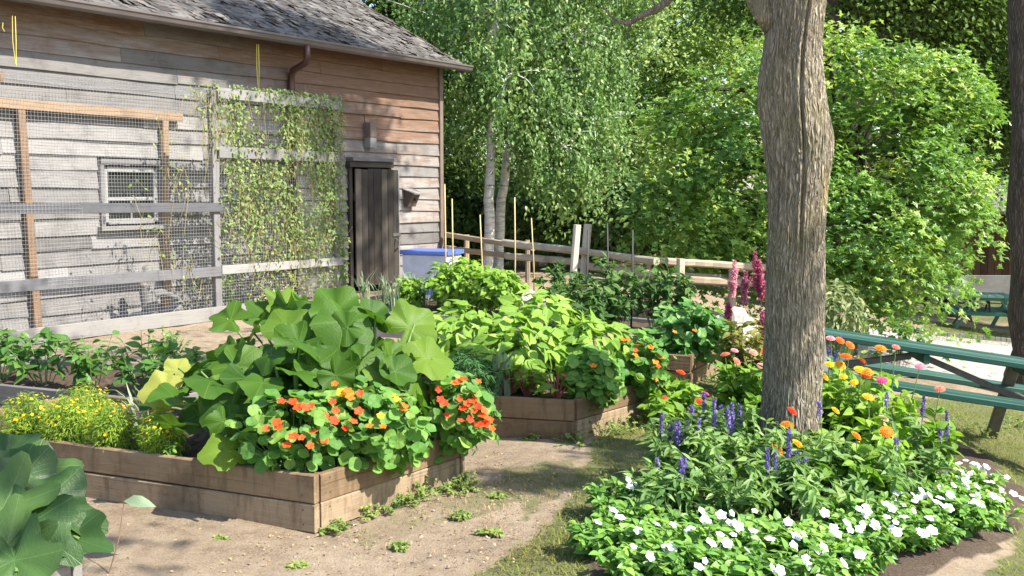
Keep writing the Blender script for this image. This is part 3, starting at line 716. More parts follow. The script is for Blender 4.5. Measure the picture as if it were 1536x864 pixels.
for s_, nm in ((eR, 'end'), (W(8, 115, ND)[0], 'x')):
    b = MB(); board(b, B(s_, .12, eT - .04), B(s_, ND - .05, eT - .04), (0, 0, 1), .09, .04, .004); b.build('rafter', M['frame_wood'], enc)
for zc, hh in ((.09, .17),):
    b = MB(); board(b, B(eL, ND + .06, zc), B(s_post + .4, ND + .06, zc), (0, 0, 1), hh, .04, .005, seg=6, warp=.006); b.build('base_board', M['bed_grey'], enc)
wm = MB(); step = .04; ss_ = np.arange(eL, eR, step); zs = np.arange(.0, eT + .03, step)
def wires(A, Bq, t=.0016):
    A, Bq = np.array(A), np.array(Bq); tubes(wm, A, Bq, t, t, 0., 3, 1)
jit = lambda n, k=.006: rng.normal(0, k, n)
def wgrid(f, us, vs, fine=8):
    """woven wire over the surface f(u,v): gently uneven"""
    for u in us:
        p = np.array([f(u, v) for v in np.linspace(vs[0], vs[-1], fine + 1)]); wires(p[:-1], p[1:])
    for v in vs:
        p = np.array([f(u, v) for u in np.linspace(us[0], us[-1], fine + 1)]); wires(p[:-1], p[1:])
wgrid(lambda s, z: B(s + .01 * math.sin(z * 3 + s), ND + .025 * math.sin(s * 2.3 + z * 1.7) + .012, z), ss_, zs)
wgrid(lambda s, n: B(s, n, eT + .02 - .06 * math.sin((n - .1) / (ND - .1) * PI) * (.6 + .4 * math.sin(s * 3))), np.arange(eL, W(330, 150, .5)[0], step), np.arange(.12, ND, step), 5)
wgrid(lambda n, z: B(eR + .01, n, z), np.arange(.12, ND, step), zs, 4)
wm.build('wire_mesh', M['wire'], enc)
# ---------------------------------------------------------------- raised beds
def bed(name_label, corners, h=.28, mat='bed', rows=2, zb=None, soil_drop=.05, group='raised vegetable beds'):
    c = [np.array([p[0], p[1], float(gz(p[0])) if zb is None else zb]) for p in corners]
    t = thing('raised_bed', name_label, 'raised bed', c[0], group); n = len(c); th = .042
    ctr = sum(c) / n; rh = h / rows
    for k in range(n):
        a_, b_ = c[k], c[(k + 1) % n]; ax = nrm(b_ - a_); sd = nrm(np.cross([0, 0, 1], ax)); sd = sd * (1 if sd.dot(ctr - a_) > 0 else -1)
        b = MB()
        for r in range(rows):
            ins = .0 if k % 2 == 0 else th + .003
            board(b, a_ + sd * th / 2 + ax * ins + [0, 0, rh * (r + .5) - .005 + random.uniform(-.002, .002)], b_ + sd * th / 2 - ax * ins + [0, 0, rh * (r + .5) - .005 + random.uniform(-.003, .003)], (0, 0, 1), rh - .006, th, .005, seg=8, warp=.0035)
            for e_, s_ in ((a_, 1), (b_, -1)):
                for dz_ in (-.035, .035):
                    q_ = e_ + ax * s_ * (ins + .06 + random.uniform(-.006, .006)) + [0, 0, rh * (r + .5) + dz_]; tube(b, [q_ + sd * .003, q_ - sd * .0015], .0055, 8, .5, 1)
        b.build('side_boards', [M[mat], M['iron']], t)
        pb = MB(); ic = a_ + sd * .10 + ax * .10
        board(pb, ic - [0, 0, .02], ic + [0, 0, h - .03], ax, .08, .08, .005); pb.build('corner_post', M[mat], t)
    s = MB(); q = [p + (ctr - p) * .045 + [0, 0, h - soil_drop] for p in c]
    K = 28; V = []
    for i in range(K + 1):
        for j in range(K + 1):
            u, v = i / K, j / K; p = (q[0] * (1 - u) + q[1] * u) * (1 - v) + (q[3] * (1 - u) + q[2] * u) * v
            V.append(p + [0, 0, random.gauss(0, .009)])
    i = np.arange(K)[:, None] * (K + 1); j = np.arange(K)[None]
    s.add(V, [np.stack([i + j, i + K + 1 + j, i + K + 2 + j, i + j + 1], -1).reshape(-1, 4)]); s.build('soil', M['soil'], t, smooth=True)
    return c
c1 = G(472, 800); l1 = G(133, 747); r1 = G(697, 720)
fa = nrm(l1 - c1); rb = nrm(r1 - c1); LA, LB = 2.75, float(np.linalg.norm(r1 - c1))
bed1 = bed('long front bed of brown boards filled with squash, marigolds and nasturtiums', [c1, c1 + fa * LA, c1 + fa * LA + rb * LB, c1 + rb * LB])
def b1(a, b, z=.24): p = c1 + fa * a + rb * b; return np.array([p[0], p[1], z])
c2 = G(860, 664); r2 = G(975, 627); l2 = G(720, 655); rb2 = nrm(r2 - c2); fa2 = nrm(l2 - c2); LB2 = 1.25
bed2 = bed('middle bed of brown boards filled with beans, chard and orange nasturtiums', [c2, c2 + fa2 * 1.75, c2 + fa2 * 1.75 + rb2 * LB2, c2 + rb2 * LB2])
def b2(a, b, z=.24): p = c2 + fa2 * a + rb2 * b; return np.array([p[0], p[1], z])
c3 = G(1035, 583); bed3 = bed('small bed behind the flower border holding one green nasturtium mound', [c3, c3 + np.array([-.95, .32, 0]), c3 + np.array([-.45, 1.5, 0]), c3 + np.array([.5, 1.2, 0])], mat='bed')
c4 = G(962, 500, .28); c4 = np.array([c4[0], c4[1], 0.]); bed4 = bed('low back bed of tomato plants in front of the rail fence', [c4, c4 + np.array([-1.6, .75, 0]), c4 + np.array([-.9, 2.2, 0]), c4 + np.array([.9, 1.5, 0])], mat='bed_grey')
c5 = G(705, 478, .25); c5 = np.array([c5[0], c5[1], 0.]); bed5 = bed('rear bed of onions and bushy greens in front of the barn door', [c5, c5 + np.array([-1.5, .5, 0]), c5 + np.array([-.6, 2.0, 0]), c5 + np.array([1.0, 1.6, 0])], mat='bed_grey')
c6 = G(228, 600, .28); c6 = np.array([c6[0], c6[1], 0.]); bed6 = bed('bed of pepper plants between the long front bed and the wire enclosure', [c6, c6 + fa * 2.4, c6 + fa * 2.4 + rb * 1.0, c6 + rb * 1.0], mat='bed_grey')
c0 = G(122, 820, .30); c0 = np.array([c0[0], c0[1], 0.]); bed0 = bed('grey board bed in the near corner under broad dark leaves', [c0, c0 + fa * 1.6, c0 + fa * 1.6 - rb * 1.3, c0 - rb * 1.3], h=.30, mat='bed_grey')
# ---------------------------------------------------------------- rail fence
fen = thing('rail_fence', 'pale split rail fence with leaning posts behind the vegetable beds', 'fence', onG(868, 15))
def fpost(u0, v0, u1, v1, Y, r=.07, m='fence'):
    b = MB(); p0, p1 = D(u0, v0, Y), D(u1, v1, Y); p0[2] = float(gz(p0[0])) - .05
    board(b, p0, p1, (1, .2, 0), r * 1.15, r * 1.1, .02, seg=3, warp=.012); b.build('post', M[m], fen)
fpost(855, 420, 866, 337, 13.6, .075, 'post_sunlit'); fpost(871, 425, 882, 336, 14.2, .085, 'post_sunlit'); fpost(1019, 450, 1021, 388, 11.6, .07)
fpost(792, 400, 791, 360, 16.2, .06); fpost(1098, 445, 1099, 400, 12.6, .07); fpost(700, 400, 700, 352, 17.8, .07); fpost(970, 440, 972, 396, 13, .06)
fpost(960, 430, 961, 405, 13.4, .06)
def rail(u0, v0, Y0, u1, v1, Y1, h=.12):
    b = MB(); board(b, D(u0, v0, Y0), D(u1, v1, Y1), (random.uniform(-.3, .3), 0, 1), h * random.uniform(.68, .85), h * .7, .02, seg=12, warp=.03); b.build('rail', M['fence'], fen)
rail(670, 352, 18.2, 800, 372, 16.0); rail(668, 372, 18.2, 795, 388, 16.0); rail(756, 364, 16.3, 882, 378, 14.3, .14); rail(760, 384, 16.2, 880, 394, 14.3)
rail(850, 374, 14.6, 985, 392, 12.5, .12); rail(862, 396, 14.6, 990, 414, 12.4); rail(866, 418, 14.5, 990, 432, 12.4, .1)
rail(965, 389, 12.8, 1110, 398, 12.6, .10); rail(975, 412, 12.6, 1110, 418, 12.7, .11); rail(1000, 392, 11.9, 1160, 402, 12.4, .11); rail(1000, 418, 11.8, 1150, 426, 12.6, .11); rail(1100, 402, 12.6, 1290, 404, 14.5); rail(1100, 424, 12.6, 1290, 420, 14.5)
def rock(u, v, Y, sx, sy, szz, lab, seed):
    r_ = np.random.default_rng(seed); b = MB(); p = onG(u, Y); n, k = 22, 14; V = []
    ph = r_.uniform(0, 6, 8)
    for i in range(k + 1):
        th_ = PI * i / k
        for j in range(n):
            a_ = 2 * PI * j / n; d = np.array([math.sin(th_) * math.cos(a_), math.sin(th_) * math.sin(a_), math.cos(th_)])
            q = 1 + .13 * math.sin(3 * d[0] + ph[0]) + .10 * math.sin(4 * d[1] + ph[1] + 2 * d[2]) + .07 * math.sin(7 * d[0] - 5 * d[2] + ph[2]) + .03 * r_.normal()
            V.append(p + d * np.array([sx, sy, szz]) * q + [0, 0, szz * .45])
    i = np.arange(k)[:, None] * n; j = np.arange(n)[None]; j2 = (j + 1) % n
    b.add(V, [np.stack([i + j, i + n + j, i + n + j2, i + j2], -1).reshape(-1, 4)]); tag(b.build('boulder', M['rock']), lab, 'boulder')
rock(1092, 430, 11.3, .36, .3, .30, 'large pale boulder behind the pink plumes, under the maple', 3)
rock(803, 402, 13.2, .24, .24, .26, 'white boulder showing between the tomato leaves and the fence', 5)
# blue lidded crate beside the barn corner
cr = thing('storage_crate', 'pale plastic crate with a blue lid at the barn corner', 'crate', onG(650, 15.5)); p = onG(648, 15.5)
ax = nrm(np.array([.93, -.36, 0])); ay = np.array([.36, .93, 0])
def bx(mb, c, ax, ay, lx, ly, z0, z1): board(mb, c + [0, 0, z0], c + [0, 0, z1], ay, ly, lx, .015)
def bxz(mb, c, ax_, L, w, z0, z1, ch=.012): board(mb, c - ax_ * L / 2 + [0, 0, (z0 + z1) / 2], c + ax_ * L / 2 + [0, 0, (z0 + z1) / 2], (0, 0, 1), z1 - z0, w, ch)
b = MB(); bxz(b, p, ax, .70, .52, .0, .67); b.build('body', M['crate'], cr)
b = MB(); bxz(b, p, ax, .76, .58, .672, .735); b.build('lid', M['blue'], cr)
b = MB(); bxz(b, p, ax, .72, .54, .10, .20, .004); b.build('rim', M['blue'], cr)
# gnarled driftwood stump inside the enclosure
b = MB(); s, _ = W(222, 480, .45); base = B(s, .45, -.02)
def limb(p0, dirs, r0, r1):
    pts = [p0];
    for d in dirs: pts.append(pts[-1] + WD * d[0] + WN * d[1] + np.array([0, 0, d[2]]))
    tube(b, pts, np.linspace(r0, r1, len(pts)), 7, random.random())
limb(base, [(.05, 0, .2), (-.06, 0, .2), (.05, 0, .15), (-.04, 0, .16)], .13, .05); limb(base + [0, 0, .35], [(.2, .02, .03), (.22, 0, -.08), (.15, 0, -.15)], .07, .015)
limb(base + [0, 0, .1], [(-.2, 0, .02), (-.15, 0, -.08)], .09, .03); limb(base + [0, 0, .45], [(-.12, 0, .1), (-.03, 0, .12)], .06, .02); limb(base + [0, 0, .1], [(.25, .05, .05), (.2, 0, .1)], .07, .02)
tag(b.build('driftwood', M['grey_wood'], smooth=True), 'gnarled grey root stump standing inside the wire enclosure', 'stump')
# canes
for u0, v0, u1, v1, Y, m, lab in ((667, 440, 667, 276, 12.6, 'bamboo', 'tallest bamboo cane beside the barn corner'), (678, 430, 678, 298, 13.0, 'bamboo', 'bamboo cane just right of the tallest one by the barn corner'), (724, 420, 720, 322, 13.6, 'bamboo', 'leaning bamboo cane in front of the birch trunks'),
        (771, 430, 772, 296, 13.0, 'bamboo', 'thin tall cane rising right of the birch trunks'), (802, 400, 797, 327, 14, 'bamboo', 'short bamboo cane against the shaded bushes before the fence'), (877, 470, 882, 345, 11.4, 'steel_d', 'dark plant stake crossing the pale leaning fence posts'),
        (911, 470, 911, 335, 11.2, 'steel_d', 'dark plant stake rising above the middle tomato plant'), (946, 480, 949, 345, 10.9, 'steel_d', 'dark plant stake between the two rightmost tomato plants')):
    p0, p1 = D(u0, v0, Y), D(u1, v1, Y); p0[2] = .0; b = MB(); tube(b, [p0, (p0 + p1) / 2 + [.01, 0, 0], p1], [.011, .010, .008], 6); tag(b.build('plant_stake', M[m], smooth=True), lab, 'stake', 'plant stakes in the garden')
# weathered marker post under the maple
b = MB(); p0 = onG(1297, 12.6); board(b, p0 - [0, 0, .1], p0 + [0, 0, .62], (1, 0, 0), .13, .13, .01, seg=2, warp=.004); tag(b.build('stub_post', M['grey_wood']), 'short grey wooden post in the shade under the maple', 'post')
# ---------------------------------------------------------------- picnic tables
def picnic_table(label, ctr, ang, Lt, mat, legmat, group, gap=.05, topw=.72, htop=.75, lx=.33):
    t = thing('picnic_table', label, 'picnic table', ctr, group); ca, sa = math.cos(ang), math.sin(ang)
    ax = np.array([ca, sa, -.0]); ay = np.array([-sa, ca, 0]); c = np.array(ctr, float)
    dzx = (float(gz((c + ax)[0])) - float(gz((c - ax)[0]))) / 2; ax = nrm(ax + [0, 0, dzx])
    b = MB(); n = 5; w = topw / n
    for k in range(n): y = -topw / 2 + w * (k + .5); board(b, c + ay * y - ax * Lt / 2 + [0, 0, htop - .02], c + ay * y + ax * Lt / 2 + [0, 0, htop - .02], (0, 0, 1), .042, w - .008, .006)
    b.build('table_top', M[mat], t)
    for x in (-Lt * lx, 0, Lt * lx):
        b = MB(); board(b, c + ax * x - ay * topw * .46 + [0, 0, htop - .075], c + ax * x + ay * topw * .46 + [0, 0, htop - .075], (0, 0, 1), .065, .04, .004); b.build('cleat', M[mat], t)
    for sgn in (-1, 1):
        b = MB()
        for k in (0, 1): y = sgn * (topw / 2 + .14 + .135 * k); board(b, c + ay * y - ax * Lt / 2 + [0, 0, .435], c + ay * y + ax * Lt / 2 + [0, 0, .435], (0, 0, 1), .042, .128, .006)
        b.build('seat', M[mat], t)
    for sx in (-1, 1):
        o = c + ax * sx * Lt * lx; s2 = ax * .045 * sx
        b = MB(); board(b, o - ay * .80 + s2 + [0, 0, .39], o + ay * .80 + s2 + [0, 0, .39], (0, 0, 1), .07, .04, .004); b.build('seat_bearer', M[legmat], t)
        for sy in (-1, 1):
            b = MB(); board(b, o + ay * sy * .66 + [0, 0, -.02], o + ay * sy * .22 + [0, 0, htop - .05], ax, .085, .04, .004); b.build('leg', M[legmat], t)
        b = MB(); board(b, o + [0, 0, .41], c + ax * sx * .06 + [0, 0, htop - .09], (0, 0, 1), .045, .035, .003); b.build('brace', M['iron'], t)
    return t
tc_ = np.array([2.95, 7.66]); ang = math.atan2(-.13, 1.35)
picnic_table('long dark green picnic table behind the flower border, beside the pale path', (*tc_, float(gz(tc_[0]))), ang, 1.9, 'green_paint', 'iron', 'green picnic tables', topw=.44, htop=.70, lx=.40)
p = onG(1486, 20.5); picnic_table('faded green picnic table seen end on across the path', p, math.radians(70), 1.7, 'green_pale', 'green_pale', 'green picnic tables')
p = onG(1560, 22.); picnic_table('picnic table partly hidden behind the thick dark trunk', p, math.radians(20), 1.7, 'green_pale', 'green_pale', 'green picnic tables')
p = onG(1405, 23.5); picnic_table('plain unpainted wooden picnic table in the shade past the maple', p, math.radians(8), 1.5, 'grey_wood', 'dark_wood', 'tables across the path')
b = MB(); p = onG(1437, 22.6) + [0, 0, .44]
V = []
for i in range(9):
    th_ = PI * i / 8
    for j in range(14): a_ = 2 * PI * j / 14; r_ = 1 + .12 * math.sin(3 * a_ + i) + random.gauss(0, .03); V.append(p + np.array([.24 * math.sin(th_) * math.cos(a_) * r_, .2 * math.sin(th_) * math.sin(a_) * r_, .26 + .26 * math.cos(th_)]))
i = np.arange(8)[:, None] * 14; j = np.arange(14)[None]; j2 = (j + 1) % 14
b.add(V, [np.stack([i + j, i + 14 + j, i + 14 + j2, i + j2], -1).reshape(-1, 4)]); tag(b.build('bag', M['white_cloth'], smooth=True), 'white bag resting on the bench between the far tables', 'bag')
# low red brown shed far right
sd = thing('shed', 'low red brown boarded shed behind the right hand trees', 'shed', onG(1490, 30)); p = onG(1520, 30)
b = MB()
for k in range(40): x = p[0] - 4 + k * .2; board(b, np.array([x, 30 + .0, float(gz(x)) + .55]), np.array([x, 30, float(gz(x)) + 2.5]), (1, 0, 0), .19, .03, .004)
b.build('wall', M['red_boards'], sd)
b = MB()
for x, y0, y1 in ((p[0] - 4.1, 30, 33), (p[0] + 3.9, 30, 33)):
    for k in range(15): board(b, np.array([x, y0 + .05 + k * .2, -1.2]), np.array([x, y0 + .05 + k * .2, 1.25]), (0, 1, 0), .19, .03, .004)
b.build('side_wall', M['red_boards'], sd)
b = MB(); board(b, np.array([p[0] - 4.1, 29.98, float(gz(p[0])) + .27]), np.array([p[0] + 3.9, 29.98, float(gz(p[0])) + .27]), (0, 0, 1), .56, .2, .01); b.build('plinth', M['grey_wood'], sd)
b = MB(); board(b, np.array([p[0] - 4.6, 31.3, 1.55]), np.array([p[0] + 4.5, 31.3, 1.55]), (0, 1, .28), 4.2, .12, .02); b.build('roof', M['shingle'], sd)
# thin overhead wire from the barn gable into the trees
b = MB(); q0 = roofp(sR - .05, -2.2, .15); tube(b, [q0, D(640, 20, 22), D(740, 40, 24), D(930, 72, 27), D(1100, 84, 30)], .012, 4); tag(b.build('overhead_wire', M['wire'], smooth=True), 'thin grey wire running from the barn gable into the trees', 'wire')
# ---------------------------------------------------------------- plants
SEL, SAZ = math.radians(47), math.atan2(.91, -.42)                    # elevation, angle from +Y towards +X
S = np.array([math.sin(SAZ) * math.cos(SEL), math.cos(SAZ) * math.cos(SEL), math.sin(SEL)])
Z = np.array([0, 0, 1.])
def pick(Ts, mb, P, n, t, size, rnd, mat=0):
    R = frames(n, t); k = rng.integers(0, len(Ts), len(P)); size = np.broadcast_to(size, (len(P),)); rnd = np.broadcast_to(rnd, (len(P),))
    for q, T in enumerate(Ts):
        m = k == q
        if m.any(): mb.inst(T, P[m], R[m], size[m], rnd[m], mat)
U = rng.uniform
def herb(name, label, cat, base, H, R, nst, Ts, ls, nl, lm, sm='stem', group=None, sunb=.35, tips=None, up=.15, t0=.2, sr=.004, dome=.35, flat=.5):
    base = np.asarray(base, float); t = thing(name, label, cat, base, group)
    az = U(0, 2 * PI, nst); rr = np.sqrt(U(0, 1, nst))
    tp = base + np.stack([np.cos(az) * rr * R, np.sin(az) * rr * R, H * (1 - dome * rr ** 2) * U(.78, 1.0, nst)], 1)
    if tips is not None and len(tips): tp = np.concatenate([np.asarray(tips, float), tp]); nst = len(tp)
    b0 = base + np.c_[(tp - base)[:, :2] * .18, np.zeros(nst)]
    sb = MB(); tubes(sb, b0, tp, sr, sr * .5, .04 * H, 4, 3); sb.build('stem', M[sm], t)
    k = np.repeat(np.arange(nst), nl); tt = U(t0, 1.0, len(k)) ** .8
    if tips is not None and len(tips): tt = np.where(k < len(tips), tt * .78, tt)
    P = b0[k] * (1 - tt)[:, None] + tp[k] * tt[:, None] + Z * (.04 * H * 4 * tt * (1 - tt))[:, None]
    a = U(0, 2 * PI, len(k)); outd = np.stack([np.cos(a), np.sin(a), 0 * a], 1)
    o2 = nrm(tp[k] - base - Z * H * .5)
    td = nrm(outd + .5 * o2 + Z * (up + rng.normal(0, .25, len(k)))[:, None])
    n = nrm(flat * Z + sunb * S + rv(len(k), .35))
    sz = ls * U(.6, 1.15, len(k)) * (1.1 - .35 * tt)
    lb = MB(); pick(Ts, lb, P, n, td, sz, np.clip(.22 + rng.normal(0, .13) + .4 * tt + rng.normal(0, .2, len(k)), 0, 1)); lb.build('foliage', M[lm], t)
    return t, tp
def mound(name, label, cat, ctr, rad, n, Ts, sz, lm, base_z, group=None, sm='stem', shell=.6, droop=.15, stemfrac=.12, sunb=.4, cut=None, sub=None):
    ctr = np.asarray(ctr, float); rad = np.asarray(rad, float)
    t = thing(name, label, cat, (ctr[0], ctr[1], base_z), group)
    d = nrm(rv(n * 2)); r = U(shell ** 3, 1, n * 2) ** (1 / 3)
    lumps = 1 + .16 * np.sin(d[:, 0] * 5 + ctr[0] * 7) * np.sin(d[:, 1] * 6 + ctr[1] * 5) + .12 * np.sin(d[:, 2] * 9 + d[:, 0] * 7)
    P = ctr + d * rad * (r * lumps)[:, None]
    ok = P[:, 2] > base_z + .01 if cut is None else cut(P)
    P, d = P[ok][:n], d[ok][:n]; m = len(P)
    nn = nrm(.4 * Z + sunb * S + .45 * d + rv(m, .35)); td = nrm(d * [1, 1, .3] + rv(m, .5) - Z * droop)
    lb = MB(); size = U(sz[0], sz[1], m)
    rnd = np.clip(.45 + rng.normal(0, .06) + rng.normal(0, .24, m), 0, 1)
    pick(Ts, lb, P, nn, td, size, rnd)
    lb.build('foliage', M[lm], t)
    k = rng.random(m) < stemfrac; b0 = np.array([ctr[0], ctr[1], base_z]) + (P[k] - [ctr[0], ctr[1], 0]) * [.35, .35, 0]
    b0[:, 2] = base_z
    sb = MB(); tubes(sb, b0, P[k], .003, .002, .03, 3, 3); sb.build('stem', M[sm], t)
    return t
# flower meshes, shared
def mesh_of(parts, mats, name):
    mb = MB()
    for V, f, r, m in parts: mb.add(V, f, r, None, m)
    o = mb.build(name, mats); me = o.data; bpy.data.objects.remove(o); return me
def nast_flower(m):
    V, f = flower_T(5, .42, .1, .35, 3, .8); return mesh_of([(V, f, U(0, 1, len(V)), 0)], [M[m]], 'blossom')
def zin_flower(m):
    parts = []
    for k, (s, h, np_) in enumerate(((1, 0, 15), (.8, .08, 13), (.6, .15, 11), (.36, .2, 8))):
        V, f = flower_T(np_, .26, .2, .16, 2, .8); a = k * .37; Rz = np.array([[math.cos(a), -math.sin(a), 0], [math.sin(a), math.cos(a), 0], [0, 0, 1]])
        parts.append(((V * s) @ Rz.T + [0, 0, h], f, .2 + .2 * k + U(0, .2, len(V)), 0))
    V, f = flower_T(8, .3, .0, .2, 1); parts.append((V * .22 + [0, 0, .24], f, U(0, 1, len(V)), 1))
    return mesh_of(parts, [M[m], M['p_dark']], 'bloom')
def small_flower(m):
    V, f = flower_T(5, .5, .0, .12, 2, .9); V2, f2 = flower_T(5, .5, 0, .3, 1); return mesh_of([(V, f, U(0, 1, len(V)), 0), (V2 * .35 + [0, 0, .05], f2, .9, 0)], [M[m]], 'blossom')
def white_flower():
    V, f = flower_T(5, .47, .0, .22, 3, .8); V2, f2 = flower_T(5, .45, 0, .5, 2); a = .6; Rz = np.array([[math.cos(a), -math.sin(a), 0], [math.sin(a), math.cos(a), 0], [0, 0, 1]])
    return mesh_of([(V, f, U(0, 1, len(V)), 0), ((V2 * .62) @ Rz.T + [0, 0, .03], f2, .8, 0)], [M['p_white']], 'blossom')
FN = {k: nast_flower(k) for k in ('p_red', 'p_org', 'p_coral', 'p_yel')}
FZ = {k: zin_flower(k) for k in ('p_red', 'p_org', 'p_yel', 'p_pink', 'p_mag', 'p_salmon', 'p_old')}
FY = small_flower('p_yel'); FW = [white_flower() for _ in range(3)]
TOCAM = np.array([0, -1, 0.])
def fl(mesh, par, p, size, face=.6, name='flower'):
    n = nrm(np.array([0, 0, 1.]) * .6 + TOCAM * face * U(.4, 1.2) + S * .4 + rng.normal(0, .25, 3)); return place(mesh, name, par, p, n, rng.normal(0, 1, 3), size)
# ---- squash in the front bed
def squash(label, base, n, R, H, Ts, heroes=(), ls=(.15, .27), skip=0, mat='squash'):
    base = np.asarray(base, float); t = thing('squash_plant', label, 'squash plant', base, 'squash plants in the front bed')
    k = np.arange(n); az = k * 2.39996 + U(0, 6); r = R * np.sqrt((k + .5) / n)
    out_ = np.stack([np.cos(az), np.sin(az), 0 * az], 1)
    P = base + out_ * r[:, None] + Z * (H * (1 - .62 * (r / R) ** 2) * U(.72, 1.08, n))[:, None]
    nn = nrm(.55 * Z + .35 * out_ + .2 * S * [1, 1, .2] + rv(n, .34)); td = nrm(out_ + rv(n, .35) - .25 * Z)
    sz = U(*ls, n); rnd = np.clip(rng.normal(.42, .2, n), 0, 1)
    lb = MB(); pick(Ts, lb, P, nn, td, sz, rnd)
    hp = []
    for (u, v, Y, s, du, dv, fc, yel) in heroes:
        p = D(u, v, Y); n_ = nrm(np.array([.25 + rng.normal(0, .15), -fc, 1 - .55 * fc])); tt = np.array([du, .15, -dv])
        R_ = frames(n_[None], tt[None]); lb.inst(Ts[int(rng.integers(len(Ts)))], (p - R_[0] @ np.array([0, .1, 0]) * s)[None], R_, s * .78, .9 if yel == 2 else rng.uniform(.3, .8), 1 if yel == 1 else 0); hp.append(p)
    lb.build('leaves', [M[mat], M['squash_y']], t, smooth=True)
    A = np.concatenate([P, np.array(hp).reshape(-1, 3)]); b0 = base + (A - base) * [.12, .12, 0] + rng.normal(0, .015, A.shape) * [1, 1, 0]
    sb = MB(); tubes(sb, b0, A, .011, .006, .05, 5, 5); sb.build('stalks', M['stem'], t, smooth=True)
    return t
squash('squash plant with the tallest dark leaves, at the back of the long front bed', b1(.45, .95), 22, .5, .66, SQ, [
    (500, 458, 5.95, .37, -.5, -.7, .9, 0), (562, 470, 6.0, .25, .5, -.6, .7, 0), (515, 492, 5.75, .42, -.2, .6, .75, 0), (455, 470, 6.0, .3, -.4, -.5, .7, 0)])
squash('squash plant with a bright translucent leaf leaning towards the red nasturtiums', b1(.22, .75), 16, .36, .5, SQ, [
    (622, 486, 5.95, .38, .5, -.4, .85, 0), (648, 538, 5.6, .36, .8, -.2, .55, 2), (585, 540, 5.6, .3, .2, .5, .7, 0), (600, 560, 5.4, .25, .6, .4, .6, 0)])
squash('squash plant with broad pale rounded leaves above the marigolds', b1(.85, .5), 22, .5, .5, SQ, [
    (316, 555, 5.65, .26, -.3, -.4, .8, 0), (364, 552, 5.5, .34, .5, .35, .9, 0), (325, 596, 5.35, .29, -.4, .6, .75, 0), (388, 600, 5.35, .26, .6, .4, .8, 0), (352, 640, 5.2, .28, .4, .7, .75, 0),
    (240, 588, 5.45, .29, -.8, .3, .75, 1), (268, 552, 5.75, .2, .3, -.7, .8, 1), (332, 676, 5.05, .28, -.5, .5, .45, 2), (290, 625, 5.4, .28, -.6, .5, .6, 0)])
squash('squash plant with ragged lobed leaves beside the wire enclosure', b1(.95, 1.05), 24, .52, .68, SQL, [
    (395, 470, 6.3, .34, -.5, -.5, .6, 0), (430, 452, 6.35, .3, .2, -.7, .6, 0), (340, 478, 6.2, .3, -.7, -.3, .6, 0)])
squash('squash plant with mid green leaves in the middle of the long front bed', b1(.55, .5), 22, .42, .55, SQ, [
    (440, 522, 5.6, .33, -.3, .4, .8, 0), (428, 486, 5.85, .34, -.3, -.5, .75, 0), (475, 556, 5.4, .3, .4, .5, .75, 0), (550, 545, 5.5, .3, .5, .5, .7, 0)])
herbs_a = []
# ---- broad dark leaves in the near corner
def corner_plant():
    base = np.array([G(20, 800, .3)[0], G(20, 800, .3)[1], .25]); t = thing('rhubarb_plant', 'large broad leaved dark green plant in the near corner bed, half in shade', 'rhubarb', base)
    lb = MB(); hs = [(-10, 690, 4.0, .40, -.5, -.6, .8), (60, 682, 4.15, .36, .9, -.35, .35), (45, 720, 3.95, .46, .8, .25, .8), (-20, 760, 3.75, .46, -.3, .6, .8), (85, 745, 3.9, .44, .75, .55, .55), (60, 780, 3.75, .40, .5, .75, .7), (120, 790, 3.85, .32, .6, .8, .55), (25, 840, 3.5, .40, .1, .8, .6), (-40, 700, 4.2, .4, -.6, -.4, .6), (20, 660, 4.3, .34, .3, -.6, .6), (100, 770, 4.0, .34, .8, .4, .3), (-10, 820, 3.6, .4, -.4, .7, .9), (30, 760, 4.0, .42, .3, .2, .9)]
    hp = []
    for u, v, Y, s, du, dv, fc in hs:
        v += 20
        p = D(u, v, Y); n_ = nrm(np.array([.2 + rng.normal(0, .15), -fc * .8, 1 - .4 * fc])); R_ = frames(n_[None], np.array([[du, .2, -dv]]))
        lb.inst(SQL[int(rng.integers(len(SQL)))], (p - R_[0] @ np.array([0, .15, 0]) * s)[None], R_, [[s * .68, s * .9, s * .7]], rng.uniform(.15, .9)); hp.append(p)
    lb.build('leaves', M['rhubarb'], t, smooth=True); sb = MB(); A = np.array(hp); tubes(sb, np.tile(base, (len(A), 1)) + rng.normal(0, .04, A.shape) * [1, 1, 0], A, .014, .008, .06, 6, 5); sb.build('stalks', M['stem'], t, smooth=True)
corner_plant()
b = MB(); p0 = G(163, 862); p1 = D(186, 752, float(p0[1]) + .1); tube(b, [p0, p0 * .5 + p1 * .5 + [.012, 0, 0], p1], [.003, .0025, .002], 5)
t = thing('seedling', 'lone thin stem with one pale leaf in front of the long bed', 'weed', p0); b.build('stem', M['stem_d'], t); b = MB(); b.inst(OVAL, p1[None], frames(np.array([[.1, -.3, 1.]]), np.array([[1., .2, -.15]])), .13, .5); b.build('leaf', M['leek'], t)
